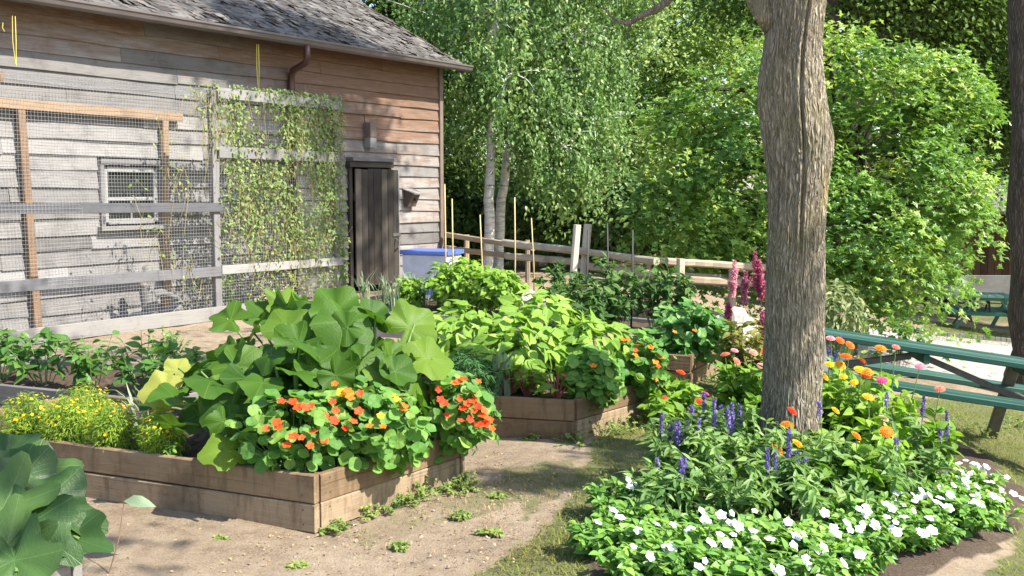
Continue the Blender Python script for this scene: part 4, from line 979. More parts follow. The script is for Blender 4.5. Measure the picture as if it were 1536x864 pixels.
# ---- nasturtiums
def nasturtium(label, ctr, rad, n, flowers, lm='nast', sz=(.04, .085), group='nasturtiums spilling over the bed edges', extra=None, Ysurf=None, fs=.044, name='nasturtium'):
    t = mound(name, label, 'nasturtium', ctr, rad, n, RL, sz, lm, .22, group, shell=.5, cut=lambda P: P[:, 2] > .12, stemfrac=.35)
    c = np.asarray(ctr, float); r = np.asarray(rad, float)
    for u, v, m in flowers:
        # nearest surface point of the mound along the line of sight
        d = ray(u, v); o = (O - c) / (r * 1.08); q = d / (r * 1.08); A_, B_, C_ = q.dot(q), 2 * o.dot(q), o.dot(o) - 1; disc = B_ * B_ - 4 * A_ * C_
        tt = (-B_ - math.sqrt(disc)) / (2 * A_) if disc > 0 else -B_ / (2 * A_)
        p = O + d * tt; fl(FN[m], t, p, fs * U(.85, 1.25))
        ABSs.append((t, p))
    return t
ABSs = []
o_, r_, y_, c_ = 'p_org', 'p_red', 'p_yel', 'p_coral'
F1 = [(399, 643, c_), (417, 641, c_), (430, 668, c_), (452, 657, c_), (465, 669, c_), (485, 661, 'p_coral'), (457, 611, r_), (466, 609, c_), (447, 611, c_), (439, 603, r_), (422, 602, r_), (499, 603, c_), (488, 623, r_), (501, 631, r_), (415, 634, c_), (440, 655, c_), (470, 648, c_)]
F1b = [(517, 643, r_), (538, 617, r_), (502, 576, o_), (511, 589, y_), (522, 587, o_), (525, 596, o_), (540, 590, r_), (588, 593, y_), (554, 639, o_), (574, 640, o_), (571, 624, y_), (503, 616, c_), (605, 611, o_), (596, 600, y_), (530, 632, c_)]
F1c = [(645, 589, r_), (661, 600, r_), (666, 605, r_), (670, 623, r_), (691, 631, r_), (694, 613, r_), (689, 598, c_), (687, 572, c_), (695, 569, c_), (681, 575, o_), (717, 572, c_), (707, 587, c_), (708, 602, c_), (713, 594, r_), (705, 629, r_), (718, 637, r_), (723, 623, c_), (730, 628, c_), (738, 643, c_), (726, 616, c_), (717, 610, r_), (657, 584, r_), (700, 606, c_), (711, 617, c_), (728, 636, r_), (735, 630, c_)]
ctrA = D(440, 655, 5.12); nasturtium('nasturtium with coral flowers at the front corner of the long bed', ctrA, (.29, .24, .24), 330, F1)
ctrB = D(560, 640, 5.3); nasturtium('nasturtium with mostly orange and yellow flowers trailing over the sunny side boards', ctrB, (.30, .28, .25), 420, F1b)
ctrC = D(692, 620, 5.65); nasturtium('nasturtium with the densest bright red flowers at the far corner of the long bed', ctrC, (.19, .2, .22), 300, F1c)
b = MB()                                                                # trailing stems over the side boards
F2 = [(942, 509, o_), (957, 518, o_), (953, 525, c_), (953, 533, o_), (976, 521, o_), (990, 535, o_), (983, 543, o_), (987, 549, c_), (983, 569, o_), (935, 510, o_)]
nasturtium('nasturtium with orange flowers at the far corner of the middle bed', D(962, 545, 7.35), (.19, .22, .22), 360, F2)
nasturtium('nasturtium with two orange flowers drooping over the near corner of the middle bed', D(892, 566, 6.9), (.2, .2, .19), 380, [(890, 549, o_), (846, 564, o_)])
nasturtium('rounded green nasturtium mound with very few orange flowers in the small bed', D(1037, 505, 9.1), (.38, .32, .28), 640, [(1042, 496, o_), (1088, 500, o_), (1012, 498, o_)], 'nast_d', (.05, .10))
# ---- middle bed greens
for lab, u, v, Y, rad, n in (('bean plant forming the highest bright dome of the middle bed', 815, 500, 7.7, (.34, .34, .30), 420), ('bean plant with large pale leaves near the big squash leaf', 705, 505, 7.9, (.32, .34, .26), 380), ('bean plant with sunlit leaves sloping towards the orange nasturtiums', 892, 522, 7.5, (.27, .3, .22), 320), ('bean plant low at the centre of the middle bed', 770, 530, 7.3, (.3, .25, .24), 320)):
    mound('bean_plant', lab, 'bean plant', D(u, v, Y), rad, n, [OVAL, LANW, OVAL], (.075, .15), 'bean', .23, 'bean plants in the middle bed', shell=.55, sunb=.55)
mound('dill_plant', 'feathery dark green dill at the shaded end of the middle bed', 'dill', D(702, 568, 6.85), (.18, .2, .17), 3800, [NEED], (.03, .06), 'dill', .23, shell=.1, stemfrac=.02)
def straps(name, label, cat, base, n, H, w, lm, spread=.35, group=None, bend=.35):
    base = np.asarray(base, float); t = thing(name, label, cat, base, group); mb = MB()
    for k in range(n):
        a = U(0, 2 * PI); d = np.array([math.cos(a), math.sin(a), 0]); h = H * U(.65, 1.05); sp = spread * U(.2, 1.); V, LV = [], []; sd = np.array([-d[1], d[0], 0]); b0 = base + rng.normal(0, .03, 3) * [1, 1, 0]
        for i in range(6):
            q = i / 5; c = b0 + d * sp * h * q ** 1.6 + Z * h * (q - bend * U(.6, 1.1) * q ** 3); ww = w * (1 - q ** 2.5 * .9) * .5
            for s_ in (-1, 0, 1): V.append(c + sd * ww * s_ + (Z * .0 + d * -.25 * ww if s_ == 0 else 0)); LV.append((ww * s_, q, 0))
        q = []
        for i in range(5): q += [(3 * i, 3 * i + 1, 3 * i + 4, 3 * i + 3), (3 * i + 1, 3 * i + 2, 3 * i + 5, 3 * i + 4)]
        mb.add(V, [np.array(q)], min(1, max(0, rng.normal(.5, .25))), LV)
    mb.build('leaves', M[lm], t, smooth=True); return t
def gxy(u, v, z): p = G(u, v, z); return np.array([p[0], p[1], z])
straps('leek', 'blue green leek with broad arching leaves beside the dill', 'leek', gxy(746, 594, .23), 8, .5, .045, 'leek', .5)
straps('leek', 'leek standing upright behind the chard in the middle bed', 'leek', gxy(810, 585, .23), 8, .62, .04, 'leek', .3)
b = MB(); p = gxy(748, 590, .23)
def chard(label, base, n, s, lm='chard'):
    base = np.asarray(base); t = thing('chard_plant', label, 'chard', base, 'leafy chard in the middle bed'); lb, sb = MB(), MB(); az = U(0, 2 * PI, n); out_ = np.stack([np.cos(az), np.sin(az), 0 * az], 1)
    P = base + out_ * U(.03, .09, n)[:, None] + Z * U(.06, .2, n)[:, None]; T = [T_lance(6, .55, .15, .35, .8, .05), T_lance(6, .48, .2, .5, .8, .06)]
    pick(T, lb, P, nrm(out_ * -.5 + .5 * Z + S * .3 + rv(n, .3)), nrm(out_ * .7 + Z * U(.4, 1, n)[:, None]), U(.7, 1.2, n) * s, U(.2, .9, n)); lb.build('leaves', M[lm], t, smooth=True)
    tubes(sb, np.tile(base, (n, 1)), P, .008, .006, 0, 5, 2); sb.build('stalks', M['stem_r'], t)
for lab, u, v in (('yellow green chard with reddish stalks at the front board of the middle bed', 790, 597), ('second clump of chard, touching the drooping nasturtium leaves', 835, 602), ('small clump of chard nearest the leek', 765, 592)): chard(lab, gxy(u, v, .23), 14, .13)
# ---- marigolds along the front board
MG = 'marigold clumps along the front board'
for lab, a, bb, r in (('single marigold clump standing apart next to the pale squash leaves', 1.03, .12, .12), ('marigold clump second from the squash, nearest the dark soil gap', 1.36, .13, .14), ('marigold clump in the middle of the marigold row', 1.68, .13, .14), ('marigold clump behind the broad dark leaves of the corner bed', 1.98, .14, .16), ('marigold clump set back in the second row under the pepper plants', 1.95, .45, .17)):
    p = b1(a, bb, .24); ctr = p + Z * .10
    t = mound('marigold_plant', lab, 'marigold', ctr, (r, r * .85, .15), 3000, [NEED, LANN], (.018, .036), 'marigold', .23, MG, shell=.2, stemfrac=.05, sunb=.3)
    for k in range(40):
        d = nrm(rng.normal(0, 1, 3) + [0, -.5, .8]); d[2] = abs(d[2]); q = ctr + d * np.array([r, r * .85, .15]) * U(.95, 1.12); place(FY, 'flower', t, q, nrm(d + Z * .6), rng.normal(0, 1, 3), U(.012, .019))
t, _ = herb('weed_plant', 'tiny yellow topped weed between the lone marigold and the low squash leaf', 'weed', b1(.9, .05, .23), .13, .03, 6, [OVAL], .035, 5, 'vinca'); place(FY, 'flower', t, b1(.9, .05, .37), Z, TOCAM, .03)
# ---- pepper bed and strays
PG = 'pepper plants in front of the wire enclosure'
for lab, a, bb, H in (('pepper plant with the brightest top leaves in front of the grey stump', .35, .25, .50), ('pepper plant beside the pale yellow squash leaf', .0, .15, .36), ('pepper plant with dark bluish leaves, third from the squash', .85, .3, .46), ('pepper plant with dark leaves near the orange post', 1.3, .3, .48), ('outermost pepper plant above the marigold row', 1.75, .3, .45), ('short pepper plant at the back of its bed near the wire mesh', .6, .75, .36)):
    p = c6 + fa * a + rb * bb; herb('pepper_plant', lab, 'pepper plant', (p[0], p[1], .22), H, .24, 9, [LANW, OVAL, LAN], .115, 12, 'pepper', group=PG)
straps('leek', 'spray of narrow blue green leaves under the dark pepper plants', 'leek', b1(1.75, .65, .23), 14, .34, .02, 'leek', .8)
herb('pale_shrub', 'small pale leafy plant at the foot of the wire mesh beside the squash', 'plant', gxy(250, 556, .05), .4, .2, 10, [OVAL], .05, 22, 'vine')
# ---- rear bed: onions, bushy greens
for k, (u, v) in enumerate(((575, 458), (600, 462), (632, 464), (660, 462), (548, 452), (690, 470), (615, 455), (590, 468))):
    t = straps('onion_clump', 'clump of thin blue green onion leaves in front of the barn door', 'onion', gxy(u, v, .22), 26, .52, .014, 'leek', .45, 'onion clumps in front of the barn door')
for lab, u, v, Y, rad, n, lm, sz in (('tall bright green bush beside the blue lidded crate', 698, 424, 12.0, (.42, .38, .27), 1300, 'basil', (.06, .11)), ('smaller yellow green bush between the door and the bright bush', 618, 436, 12.3, (.16, .2, .18), 420, 'basil', (.05, .09)), ('bright green bush right of the tall one, under the white boulder', 748, 432, 11.6, (.28, .3, .22), 900, 'basil', (.06, .10))):
    mound('leafy_bush', lab, 'bush', D(u, v, Y), rad, n, [OVAL, LANW], sz, lm, .2, 'leafy bushes in the rear bed', shell=.4, stemfrac=.08)
TG = 'tomato plants by the fence stakes'
for lab, u, Y, H, R in (('tomato plant beside the white boulder', 842, 11.6, .66, .30), ('tomato plant in front of the two leaning fence posts', 905, 10.9, .5, .30), ('tomato plant with the tallest top at the middle dark stake', 920, 10.7, .80, .32), ('tomato plant right of the rightmost dark stake', 985, 10.6, .76, .32), ('tomato plant low beside the nasturtium mound', 1015, 10.6, .6, .28), ('low tomato plant along the bed board at the middle', 900, 10.2, .5, .34), ('low tomato plant along the bed board at its shaded end', 850, 10.6, .5, .3)):
    herb('tomato_plant', lab, 'tomato plant', (X(u, Y), Y, .2), H, R, 12, [LAN, LANW], .13, 30, 'tomato', group=TG, up=-.15, flat=.4)
herb('weed_plant', 'leafy volunteer plant climbing by the open edge of the trellis panel', 'weed', np.append(B(eR + .05, ND + .05, 0)[:2], 0), 1.2, .13, 7, [OVAL], .09, 18, 'vine', dome=.1)
# ---- amaranth with pink plumes
def plume(mb, p0, p1, w, n):
    ax = nrm(p1 - p0); L = np.linalg.norm(p1 - p0)
    tt = U(0, 1, n); a = U(0, 2 * PI, n); e = nrm(np.cross(ax, [0, 1, .3])); f_ = np.cross(ax, e)
    wd = w * (1 - tt) ** .7 * (.35 + .65 * np.minimum(1, tt * 5)); r = np.sqrt(U(0, 1, n)) * wd
    P = p0 + ax * (tt * L)[:, None] + e * (np.cos(a) * r)[:, None] + f_ * (np.sin(a) * r)[:, None] - Z * (r * .35)[:, None]
    d = nrm(ax * .8 + e * np.cos(a)[:, None] + f_ * np.sin(a)[:, None])
    mb.inst(SMALL, P, frames(nrm(rv(n) + S), d), U(.014, .03, n), U(0, 1, n))
AG = 'amaranths with pink plumes left of the trunk'
for lab, u, Y, H, plv, m in (('amaranth with the largest deep pink plume next to the tree trunk', 1138, 8.3, .85, ((1142, 452, 1132, 378, .05), (1146, 515, 1144, 468, .02)), 'p_plume'), ('amaranth with a slim deep pink plume between two others', 1112, 8.4, .8, ((1116, 456, 1119, 408, .028), (1093, 480, 1092, 455, .02)), 'p_plume'), ('amaranth with a pale pink plume farthest from the trunk', 1097, 8.7, .8, ((1099, 446, 1102, 392, .03),), 'p_plume_l')):
    base = onG(u, Y); tips = [D(q[0], q[1], Y) for q in plv]
    t, _ = herb('amaranth', lab, 'amaranth', base, H * .85, .19, 6, [LANW, LAN], .11, 30, 'amaranth', 'stem_r', AG, tips=tips, up=-.1)
    for (u0, v0, u1, v1, w) in plv:
        pb = MB(); p0, p1 = D(u0, v0, Y), D(u1, v1, Y); plume(pb, p0, p1, w * .5, int(200 + 5000 * w))
        for q in range(int(6 + 200 * w)):
            e_ = U(0, .7); s0 = p0 + (p1 - p0) * e_; a_ = U(0, 6.28); plume(pb, s0, s0 + (p1 - p0) * .34 * (1 - e_ * .7) + np.array([math.cos(a_), math.sin(a_), .1]) * w * 1.5 * (1 - e_), w * .22, 70)
        pb.build('plume', M[m], t)
# ---- flower border round the trunk
ZL = [  # label, base u, Y, flowers (u,v,kind,size)
 ('zinnia with salmon and pink blooms, farthest from the trunk by the small bed', 1105, 7.2, [(1102, 526, 'p_pink'), (1130, 529, 'p_salmon'), (1105, 542, 'p_salmon'), (1088, 532, 'p_salmon')]),
 ('zinnia whose red orange and pink blooms touch the trunk', 1140, 7.0, [(1150, 528, 'p_red'), (1141, 549, 'p_pink'), (1161, 524, 'p_pink')]),
 ('lone red zinnia in front of the small bed corner', 1022, 7.5, [(1021, 559, 'p_red')]),
 ('short orange red zinnia standing in the lawn edge', 1000, 7.2, [(998, 599, 'p_red')]),
 ('zinnia with a magenta and a red bloom beside the tallest violet spike', 1055, 6.6, [(1058, 591, 'p_mag'), (1050, 603, 'p_red')]),
 ('zinnia with one ruffled pink bloom by the shaded side of the trunk', 1140, 6.4, [(1153, 584, 'p_pink')]),
 ('zinnia with a large brick red bloom in front of the trunk', 1180, 5.8, [(1188, 617, 'p_red'), (1181, 638, 'p_org')]),
 ('zinnia with a small yellow bloom low in front of the trunk', 1195, 5.6, [(1196, 666, 'p_yel'), (1165, 676, 'p_org')]),
 ('zinnia with an orange bloom and a yellow one on the sunny side of the trunk', 1228, 6.0, [(1219, 608, 'p_org'), (1253, 616, 'p_yel'), (1256, 662, 'p_yel')]),
 ('zinnia with yellow and orange blooms just right of the trunk', 1250, 6.5, [(1244, 547, 'p_yel'), (1260, 548, 'p_yel'), (1236, 565, 'p_yel'), (1269, 535, 'p_org'), (1243, 590, 'p_yel')]),
 ('zinnia with a pink bloom and two orange ones against the green table', 1265, 6.9, [(1246, 508, 'p_pink'), (1275, 518, 'p_org'), (1260, 511, 'p_org')]),
 ('zinnia crowded with the largest golden blooms', 1290, 6.3, [(1293, 543, 'p_org'), (1300, 558, 'p_org'), (1265, 565, 'p_yel'), (1281, 574, 'p_yel'), (1298, 565, 'p_red'), (1290, 555, 'p_yel')]),
 ('zinnia with salmon and orange blooms in front of the table top', 1335, 6.6, [(1344, 521, 'p_salmon'), (1321, 523, 'p_org')]),
 ('zinnia with a magenta bloom and a tall pink one', 1345, 6.2, [(1323, 571, 'p_mag'), (1380, 550, 'p_pink')]),
 ('zinnia with a lone salmon bloom between the table seats', 1395, 6.1, [(1410, 584, 'p_salmon')]),
 ('zinnia with a fading pale bloom in the middle of the border', 1325, 5.7, [(1325, 628, 'p_old'), (1302, 596, 'p_yel')]),
 ('zinnia with two orange blooms low above the white flowers', 1305, 5.4, [(1284, 654, 'p_org'), (1330, 648, 'p_org')])]
for lab, u, Y, fs in ZL:
    base = onG(u, Y); tips = [D(a, b_, Y + U(-.12, .12)) for a, b_, _ in fs]; hh = max(.24, min(.6, np.mean([q[2] for q in tips]) - base[2] - .03))
    t, _ = herb('zinnia', lab, 'zinnia', base, hh, .21, 9, [LANW, LAN, OVAL], .11, 24, 'zinnia', group='zinnias round the tree trunk', tips=tips, up=.25, sr=.0045)
    for (a, b_, k), p in zip(fs, tips): fl(FZ[k], t, p, .062 * U(.85, 1.2) * (1.15 if k == 'p_org' else 1), .35)
def salvia(label, u, Y, H, spikes, n=9, R=.2):
    base = onG(u, Y); tips = [D(a, (v0 + v1) / 2, Y + U(-.1, .1)) for a, v0, v1 in spikes]
    t, _ = herb('salvia', label, 'salvia', base, H, R, n, [LAN, T_lance(4, .3, .25, .5)], .10, 26, 'salvia', group='violet salvias in the flower border', tips=tips, up=.1, sr=.003)
    for (a, v0, v1), tp in zip(spikes, tips):
        p0, p1 = D(a, v1, tp[1]), D(a + U(-2, 2), v0, tp[1]); mb = MB(); k = int(30 + 3.2 * (v1 - v0)); q = np.sort(U(0, 1, k)); an = U(0, 2 * PI, k); o2 = np.stack([np.cos(an), np.sin(an), 0 * an], 1)
        w = .02 * (1.1 - q * .8); P = p0 + (p1 - p0) * q[:, None] + o2 * w[:, None] * .5
        mb.inst(SMALL, P, frames(nrm(o2 + rv(k, .3)), nrm(o2 + Z * .6)), U(.011, .021, k), U(0, 1, k)); tube(mb, [p0 - Z * .03, p1], [.003, .0015], 4, .3); mb.build('flower_spike', M['p_purple'], t)
salvia('salvia with the tallest violet spikes at the lawn edge of the border', 1050, 5.75, .54, [(1057, 592, 650), (1072, 600, 640), (1093, 612, 642), (1048, 628, 655), (1015, 636, 662), (1030, 634, 660), (1100, 606, 650), (1111, 608, 638), (1082, 610, 620)])
salvia('salvia leaning over the lawn with one spike set apart', 1005, 5.7, .44, [(992, 622, 658), (1005, 640, 665), (1018, 632, 668), (1038, 610, 622), (1025, 680, 700)])
salvia('salvia with dark drooping spikes above the white flowers', 1000, 5.1, .30, [(987, 690, 745), (1000, 708, 750), (1022, 690, 722), (975, 728, 740), (1027, 690, 702)])
salvia('salvia with bright leaves filling the front of the border', 1075, 5.5, .42, [(1078, 684, 694)], 12, .24)
salvia('salvia with a cluster of five spikes below the trunk', 1180, 5.2, .36, [(1182, 646, 690), (1150, 676, 705), (1164, 680, 715), (1194, 678, 702), (1208, 680, 694)], 10, .2)
salvia('salvia with one violet spike between the trunk and the orange zinnias', 1255, 5.5, .42, [(1252, 672, 686), (1230, 605, 625)], 10, .22)
salvia('salvia with pale violet spikes at the table side of the border', 1390, 5.9, .46, [(1384, 596, 625), (1420, 618, 655), (1411, 640, 655), (1330, 590, 610)], 10, .24)
salvia('salvia with broad sunlit leaves and no open spikes', 1330, 5.4, .40, [(1345, 660, 668)], 12, .24)
salvia('salvia behind the yellow zinnias with faint spikes by the table', 1250, 7.1, .5, [(1243, 520, 548), (1252, 530, 545), (1262, 505, 520)], 6, .14)
for lab, u, Y in (('leafy salvia behind the white flowers nearest the lawn', 1005, 4.95), ('leafy salvia behind the white flowers below the tallest violet spikes', 1062, 5.0), ('leafy salvia between the two front groups of violet spikes', 1120, 5.05), ('leafy salvia filling the shade at the foot of the trunk', 1150, 5.6), ('leafy salvia hiding the sunny side of the trunk base', 1215, 5.75), ('leafy salvia in the sunny front of the border under the lowest orange zinnias', 1240, 4.95), ('leafy salvia below the fading pale bloom', 1300, 5.1), ('leafy salvia beside the white flowers at the sunny side', 1365, 5.4)):
    salvia(lab, u, Y, {1150: .48, 1215: .36, 1120: .36}.get(u, U(.22, .30)), [], 11, .2)
VG = 'white flowered bedding plants along the border edge'
WF = [(920, 775), (897, 793), (957, 797), (930, 778), (985, 790), (1010, 792), (1035, 797), (1052, 775), (1057, 782), (1095, 790), (1100, 812), (1108, 800), (945, 738), (952, 732), (1132, 772), (1062, 790), (1000, 825), (950, 828), (975, 835), (1008, 828), (1057, 852), (1155, 815), (1212, 850), (1182, 790), (1237, 772), (1288, 770), (1296, 766), (1300, 774), (1345, 745), (1405, 757), (1415, 764), (1370, 775), (1440, 690), (1455, 712), (1465, 700), (1480, 702), (1495, 717), (1502, 740), (1520, 748), (1470, 758), (1430, 735), (1345, 800), (1330, 782), (1385, 745), (1425, 750), (1450, 735), (1510, 722), (1490, 752), (1380, 800), (1400, 780), (1275, 800), (1265, 855), (1235, 830), (1120, 830), (1170, 858), (1312, 790), (1355, 760), (1437, 718), (1472, 690), (1460, 745), (1190, 825), (1250, 800), (1080, 812), (1028, 800), (1130, 800), (1205, 812)]
VP = [(905, 4.55), (950, 4.75), (985, 4.45), (1020, 4.7), (1060, 4.4), (1100, 4.65), (1015, 4.2), (960, 4.15), (1055, 4.1), (1140, 4.5), (1110, 4.15), (1180, 4.6), (1175, 4.2), (1225, 4.5), (1225, 4.1), (1265, 4.75), (1300, 4.9), (1270, 4.3), (1310, 4.5), (1345, 5.0), (1385, 5.15), (1360, 4.75), (1420, 5.3), (1455, 5.5), (1485, 5.7), (1420, 5.0), (1465, 5.2), (1500, 5.4), (1400, 4.85), (1440, 5.75), (925, 5.1), (1480, 5.95)]
vroots = []
for u, Y in VP:
    t, _ = herb('bedding_plant', 'low white flowered bedding plant along the front edge of the flower border', 'bedding plant', onG(u, Y), U(.17, .22), .17, 16, [OVAL, LANW], .07, 17, 'vinca', group=VG, flat=.7, dome=.3)
    vroots.append((u, Y, t))
WX = [(u_ + rng.normal(0, 16), v_ + rng.normal(0, 9)) for u_, v_ in WF if u_ > 1250]
for k, (u, v) in enumerate(WF + WX):
    zz_ = -.05
    for _ in range(6): p = G(u, v, zz_); zz_ = float(gz(p[0])) + .16
    best = min(vroots, key=lambda r: np.linalg.norm(ABS[r[2].name][:2] - p[:2]))
    c_ = ABS[best[2].name]; dd2 = p[:2] - c_[:2]; L_ = np.linalg.norm(dd2)
    if L_ > .24: p[:2] = c_[:2] + dd2 / L_ * .24
    for q in range(random.choice((1, 1, 2, 3)) if k < len(WF) else 1): fl(FW[k % 3], best[2], p + rng.normal(0, .026, 3) * (q > 0) + [0, 0, U(0, .03)], U(.03, .055), .5)
for u, v in ((1425, 842), (1512, 800), (1500, 790), (1420, 812)):
    p = G(u, v); p[2] += .02; b = MB(); V, f_ = flower_T(5, .62, 0, .2, 2); b.add(V * .045 + p, f_, .5); tag(b.build('fallen_petals', M['p_white']), 'white petals fallen on the bare soil edge of the border', 'petals', 'fallen white petals on the soil')
# ---- weeds and grass
WG = 'small weeds growing along the beds and in the dirt'
for k, (u, v, h, r) in enumerate(((640, 742, .16, .16), (615, 752, .14, .14), (590, 762, .10, .12), (680, 735, .10, .14), (700, 728, .10, .12), (540, 772, .09, .1), (500, 795, .07, .08), (870, 668, .12, .16), (905, 655, .16, .18), (935, 645, .14, .16), (965, 640, .12, .15), (745, 745, .03, .04), (800, 660, .06, .08), (1000, 618, .14, .18), (1035, 592, .18, .18), (1070, 575, .2, .2), (600, 820, .02, .035), (330, 812, .02, .03), (445, 850, .02, .04), (1475, 655, .16, .2), (1515, 640, .16, .22), (1440, 640, .14, .2), (735, 800, .02, .05), (690, 775, .03, .06))):
    p = G(u, v); herb('weed_clump', 'low green weed clump growing in the dirt and thin grass around the beds', 'weed', p, h * .8, r * 1.25, 16, [OVAL, LAN, LANN], .03, 16, 'weed', group=WG, dome=.75, sr=.002)
def scatter(polys, n, Yr, j=.1, dens=None):
    lo = np.min([p.min(0) for p in polys], 0); hi = np.max([p.max(0) for p in polys], 0); P = np.stack([U(lo[0], hi[0], n), U(lo[1], hi[1], n)], 1)
    ok = region(P, polys, j) & (P[:, 1] > Yr[0]) & (P[:, 1] < Yr[1])
    if dens is not None: ok &= rng.random(n) < dens(P)
    P = P[ok]; return np.c_[P, gz(P[:, 0])]
BLADE = T_lance(2, .11, .2, .5, .7)
def grass(name, label, P, sz, lm):
    mb = MB(); n = len(P); a = U(0, 2 * PI, n); d = np.stack([np.cos(a), np.sin(a), U(.5, 2.2, n)], 1); mb.inst(BLADE, P - [0, 0, .004], frames(nrm(np.stack([-np.cos(a), -np.sin(a), .6 + 0 * a], 1) + rv(n, .2)), nrm(d)), U(*sz, n), np.clip(.45 + .3 * lump(P[:, :2], 2) + rng.normal(0, .2, n), 0, 1))
    o = mb.build(name, M[lm], kind='stuff'); tag(o, label, 'grass'); return o
grass('lawn_grass', 'short patchy grass between the beds and round the flower border', np.concatenate([scatter(LAWN[:1], 60000, (3.6, 9), .1, lambda P: np.clip(.55 + .5 * lump(P, 3), .08, 1)), scatter(LAWN[1:2], 60000, (3.6, 10), .08, lambda P: np.clip(.7 + .3 * lump(P, 3), .1, 1))]), (.025, .06), 'grass')
grass('far_lawn_grass', 'strip of sunlit mown grass beyond the pale path', scatter(LAWN[2:], 40000, (8, 30), .05), (.03, .06), 'grass')
grass('verge_grass', 'thin scattered grass in the trodden dirt', scatter(VERGE, 110000, (4, 14), .2, lambda P: np.clip(.2 + .6 * lump(P, 4), .03, .9)), (.02, .05), 'grass')
grass('dry_grass', 'straw coloured dry grass in patches on the trodden dirt', scatter(VERGE + [px_poly([(560, 830), (700, 740), (860, 690), (960, 650), (880, 760), (760, 864), (520, 880)])], 60000, (3.8, 12), .2, lambda P: np.clip(.0 + .8 * lump(P + 5, 4), .04, .8)), (.02, .045), 'straw')
STRAWP = [px_poly([(380, 800), (470, 812), (560, 790), (700, 800), (640, 864), (330, 864), (120, 800), (110, 760), (300, 790)])]
P = scatter(STRAWP, 16000, (3.8, 7), .1, lambda P: np.clip(.15 + .45 * lump(P, 3), .03, .9)); n = len(P); a = U(0, 2 * PI, n); mb = MB()
mb.inst(T_lance(1, .06, .0, .1, .6), P + [0, 0, .006], frames(nrm(np.tile(Z, (n, 1)) + rv(n, .2)), np.stack([np.cos(a), np.sin(a), U(-.1, .25, n)], 1)), U(.03, .11, n), U(0, 1, n)); tag(mb.build('straw', M['straw'], kind='stuff'), 'dry straw and stalks littering the dirt before the long bed', 'straw')
P = scatter([px_poly([(100, 780), (460, 800), (700, 690), (860, 660), (900, 720), (760, 864), (100, 900)])], 1600, (3.6, 8), .1); n = len(P); mb = MB()
mb.inst(OVAL, P + [0, 0, .008], frames(nrm(np.tile(Z, (n, 1)) + rv(n, .4)), rv(n)), U(.006, .02, n), U(0, 1, n)); tag(mb.build('leaf_litter', M['straw'], kind='stuff'), 'crumpled dry leaf litter on the trodden dirt', 'leaf litter')
P = scatter([px_poly([(60, 780), (460, 802), (700, 720), (760, 660), (860, 680), (980, 640), (900, 720), (830, 864), (60, 880)])], 2600, (3.6, 8), .1); n = len(P); mb = MB()
PEB = T_polar([.5, .42, .5, .4, .48, .44], 2, lambda x, y, k, a: .3 * (1 - k * k)); mb.inst(PEB, P - [0, 0, .001], frames(nrm(np.tile(Z, (n, 1)) + rv(n, .2)), rv(n)), rng.gamma(2., .003, n) + .003, U(0, 1, n)); tag(mb.build('grit', M['grit'], smooth=True, kind='stuff'), 'small stones and grit in the trodden dirt', 'grit')
# ---- vines on the enclosure
def vine(label, dens, n, sz, seed, loose):
    t = thing('climbing_vine', label, 'vine', B(eR - .3, ND + .03, 0), 'vines on the wire enclosure'); s = U(eL, eR + .08, n); z = U(.15, eT + .12, n)
    keep = rng.random(n) < dens(s, z); s, z = s[keep], z[keep]; m = len(s)
    P = A0 + WD * s[:, None] + WN * (ND + .02 + U(-.06, .10, m))[:, None]; P[:, 2] = z
    a = U(0, 2 * PI, m); td = nrm(WD * (np.cos(a) * .6)[:, None] + Z * (-.6 + .5 * np.sin(a))[:, None] + WN * U(-.1, .4, m)[:, None]); nn = nrm(WN * .6 + Z * .35 + S * .3 + rv(m, .45))
    dry = rng.random(m) < np.clip(.16 + .25 * (1.1 - z), .12, .7); mb = MB()
    pick([OVAL, LANW, SMALL], mb, P[~dry], nn[~dry], td[~dry], U(*sz, (~dry).sum()), np.clip(.5 + rng.normal(0, .25, (~dry).sum()), 0, 1), 0); pick([LAN, SMALL], mb, P[dry], nn[dry], td[dry], U(sz[0] * .6, sz[1] * .75, dry.sum()), U(0, 1, dry.sum()), 1)
    mb.build('foliage', [M['vine'], M['vine_dry']], t)
    sb = MB(); k = loose; i = rng.integers(0, m, k); A = P[i]; E = A + WD * rng.normal(0, .12, k)[:, None] + Z * rng.normal(-.28, .22, k)[:, None] + WN * rng.normal(0, .02, k)[:, None]; E[:, 2] = np.maximum(E[:, 2], .05); tubes(sb, A, E, .0035, .002, -.02, 3, 4, U(0, 1, k)); sb.build('stem', M['vine_dry'], t)
ps = lambda s, z: np.stack([s, z], 1)
fence_s = s_post
vine('dense tangle of drying bean vines covering the trellis panel of the enclosure', lambda s, z: np.clip(sstep(s_post - .05, s_post + .35, s) * (.8 + .75 * lump(ps(s, z), 3.2)) * np.clip(.25 + .75 * sstep(.5, 1.3, z), 0, 1), 0, 1), 46000, (.028, .066), 1, 650)
vine('sparse vine straggling over the mesh above the barn window', lambda s, z: np.clip(sstep(W(170, 300, ND)[0], s_post, s) * (1 - sstep(s_post, s_post + .2, s)) * (.14 + .6 * lump(ps(s + 4, z), 3)) * (.35 + .65 * sstep(.3, 1., z)), 0, 1), 12000, (.03, .07), 2, 110)
herb('flower_clump', 'orange flowered plant half hidden behind the mesh under the trellis panel', 'flowering plant', np.append(B(s_post + .5, ND - .3, 0)[:2], 0), .75, .3, 12, [OVAL], .06, 18, 'vine')
for u, v in ((432, 434), (451, 425), (460, 430), (418, 424), (440, 415)):
    s, z = W(u, v, ND - .2); fl(FN['p_coral'], bpy.data.objects['flower_clump'], B(s, ND - .2, z), .06)
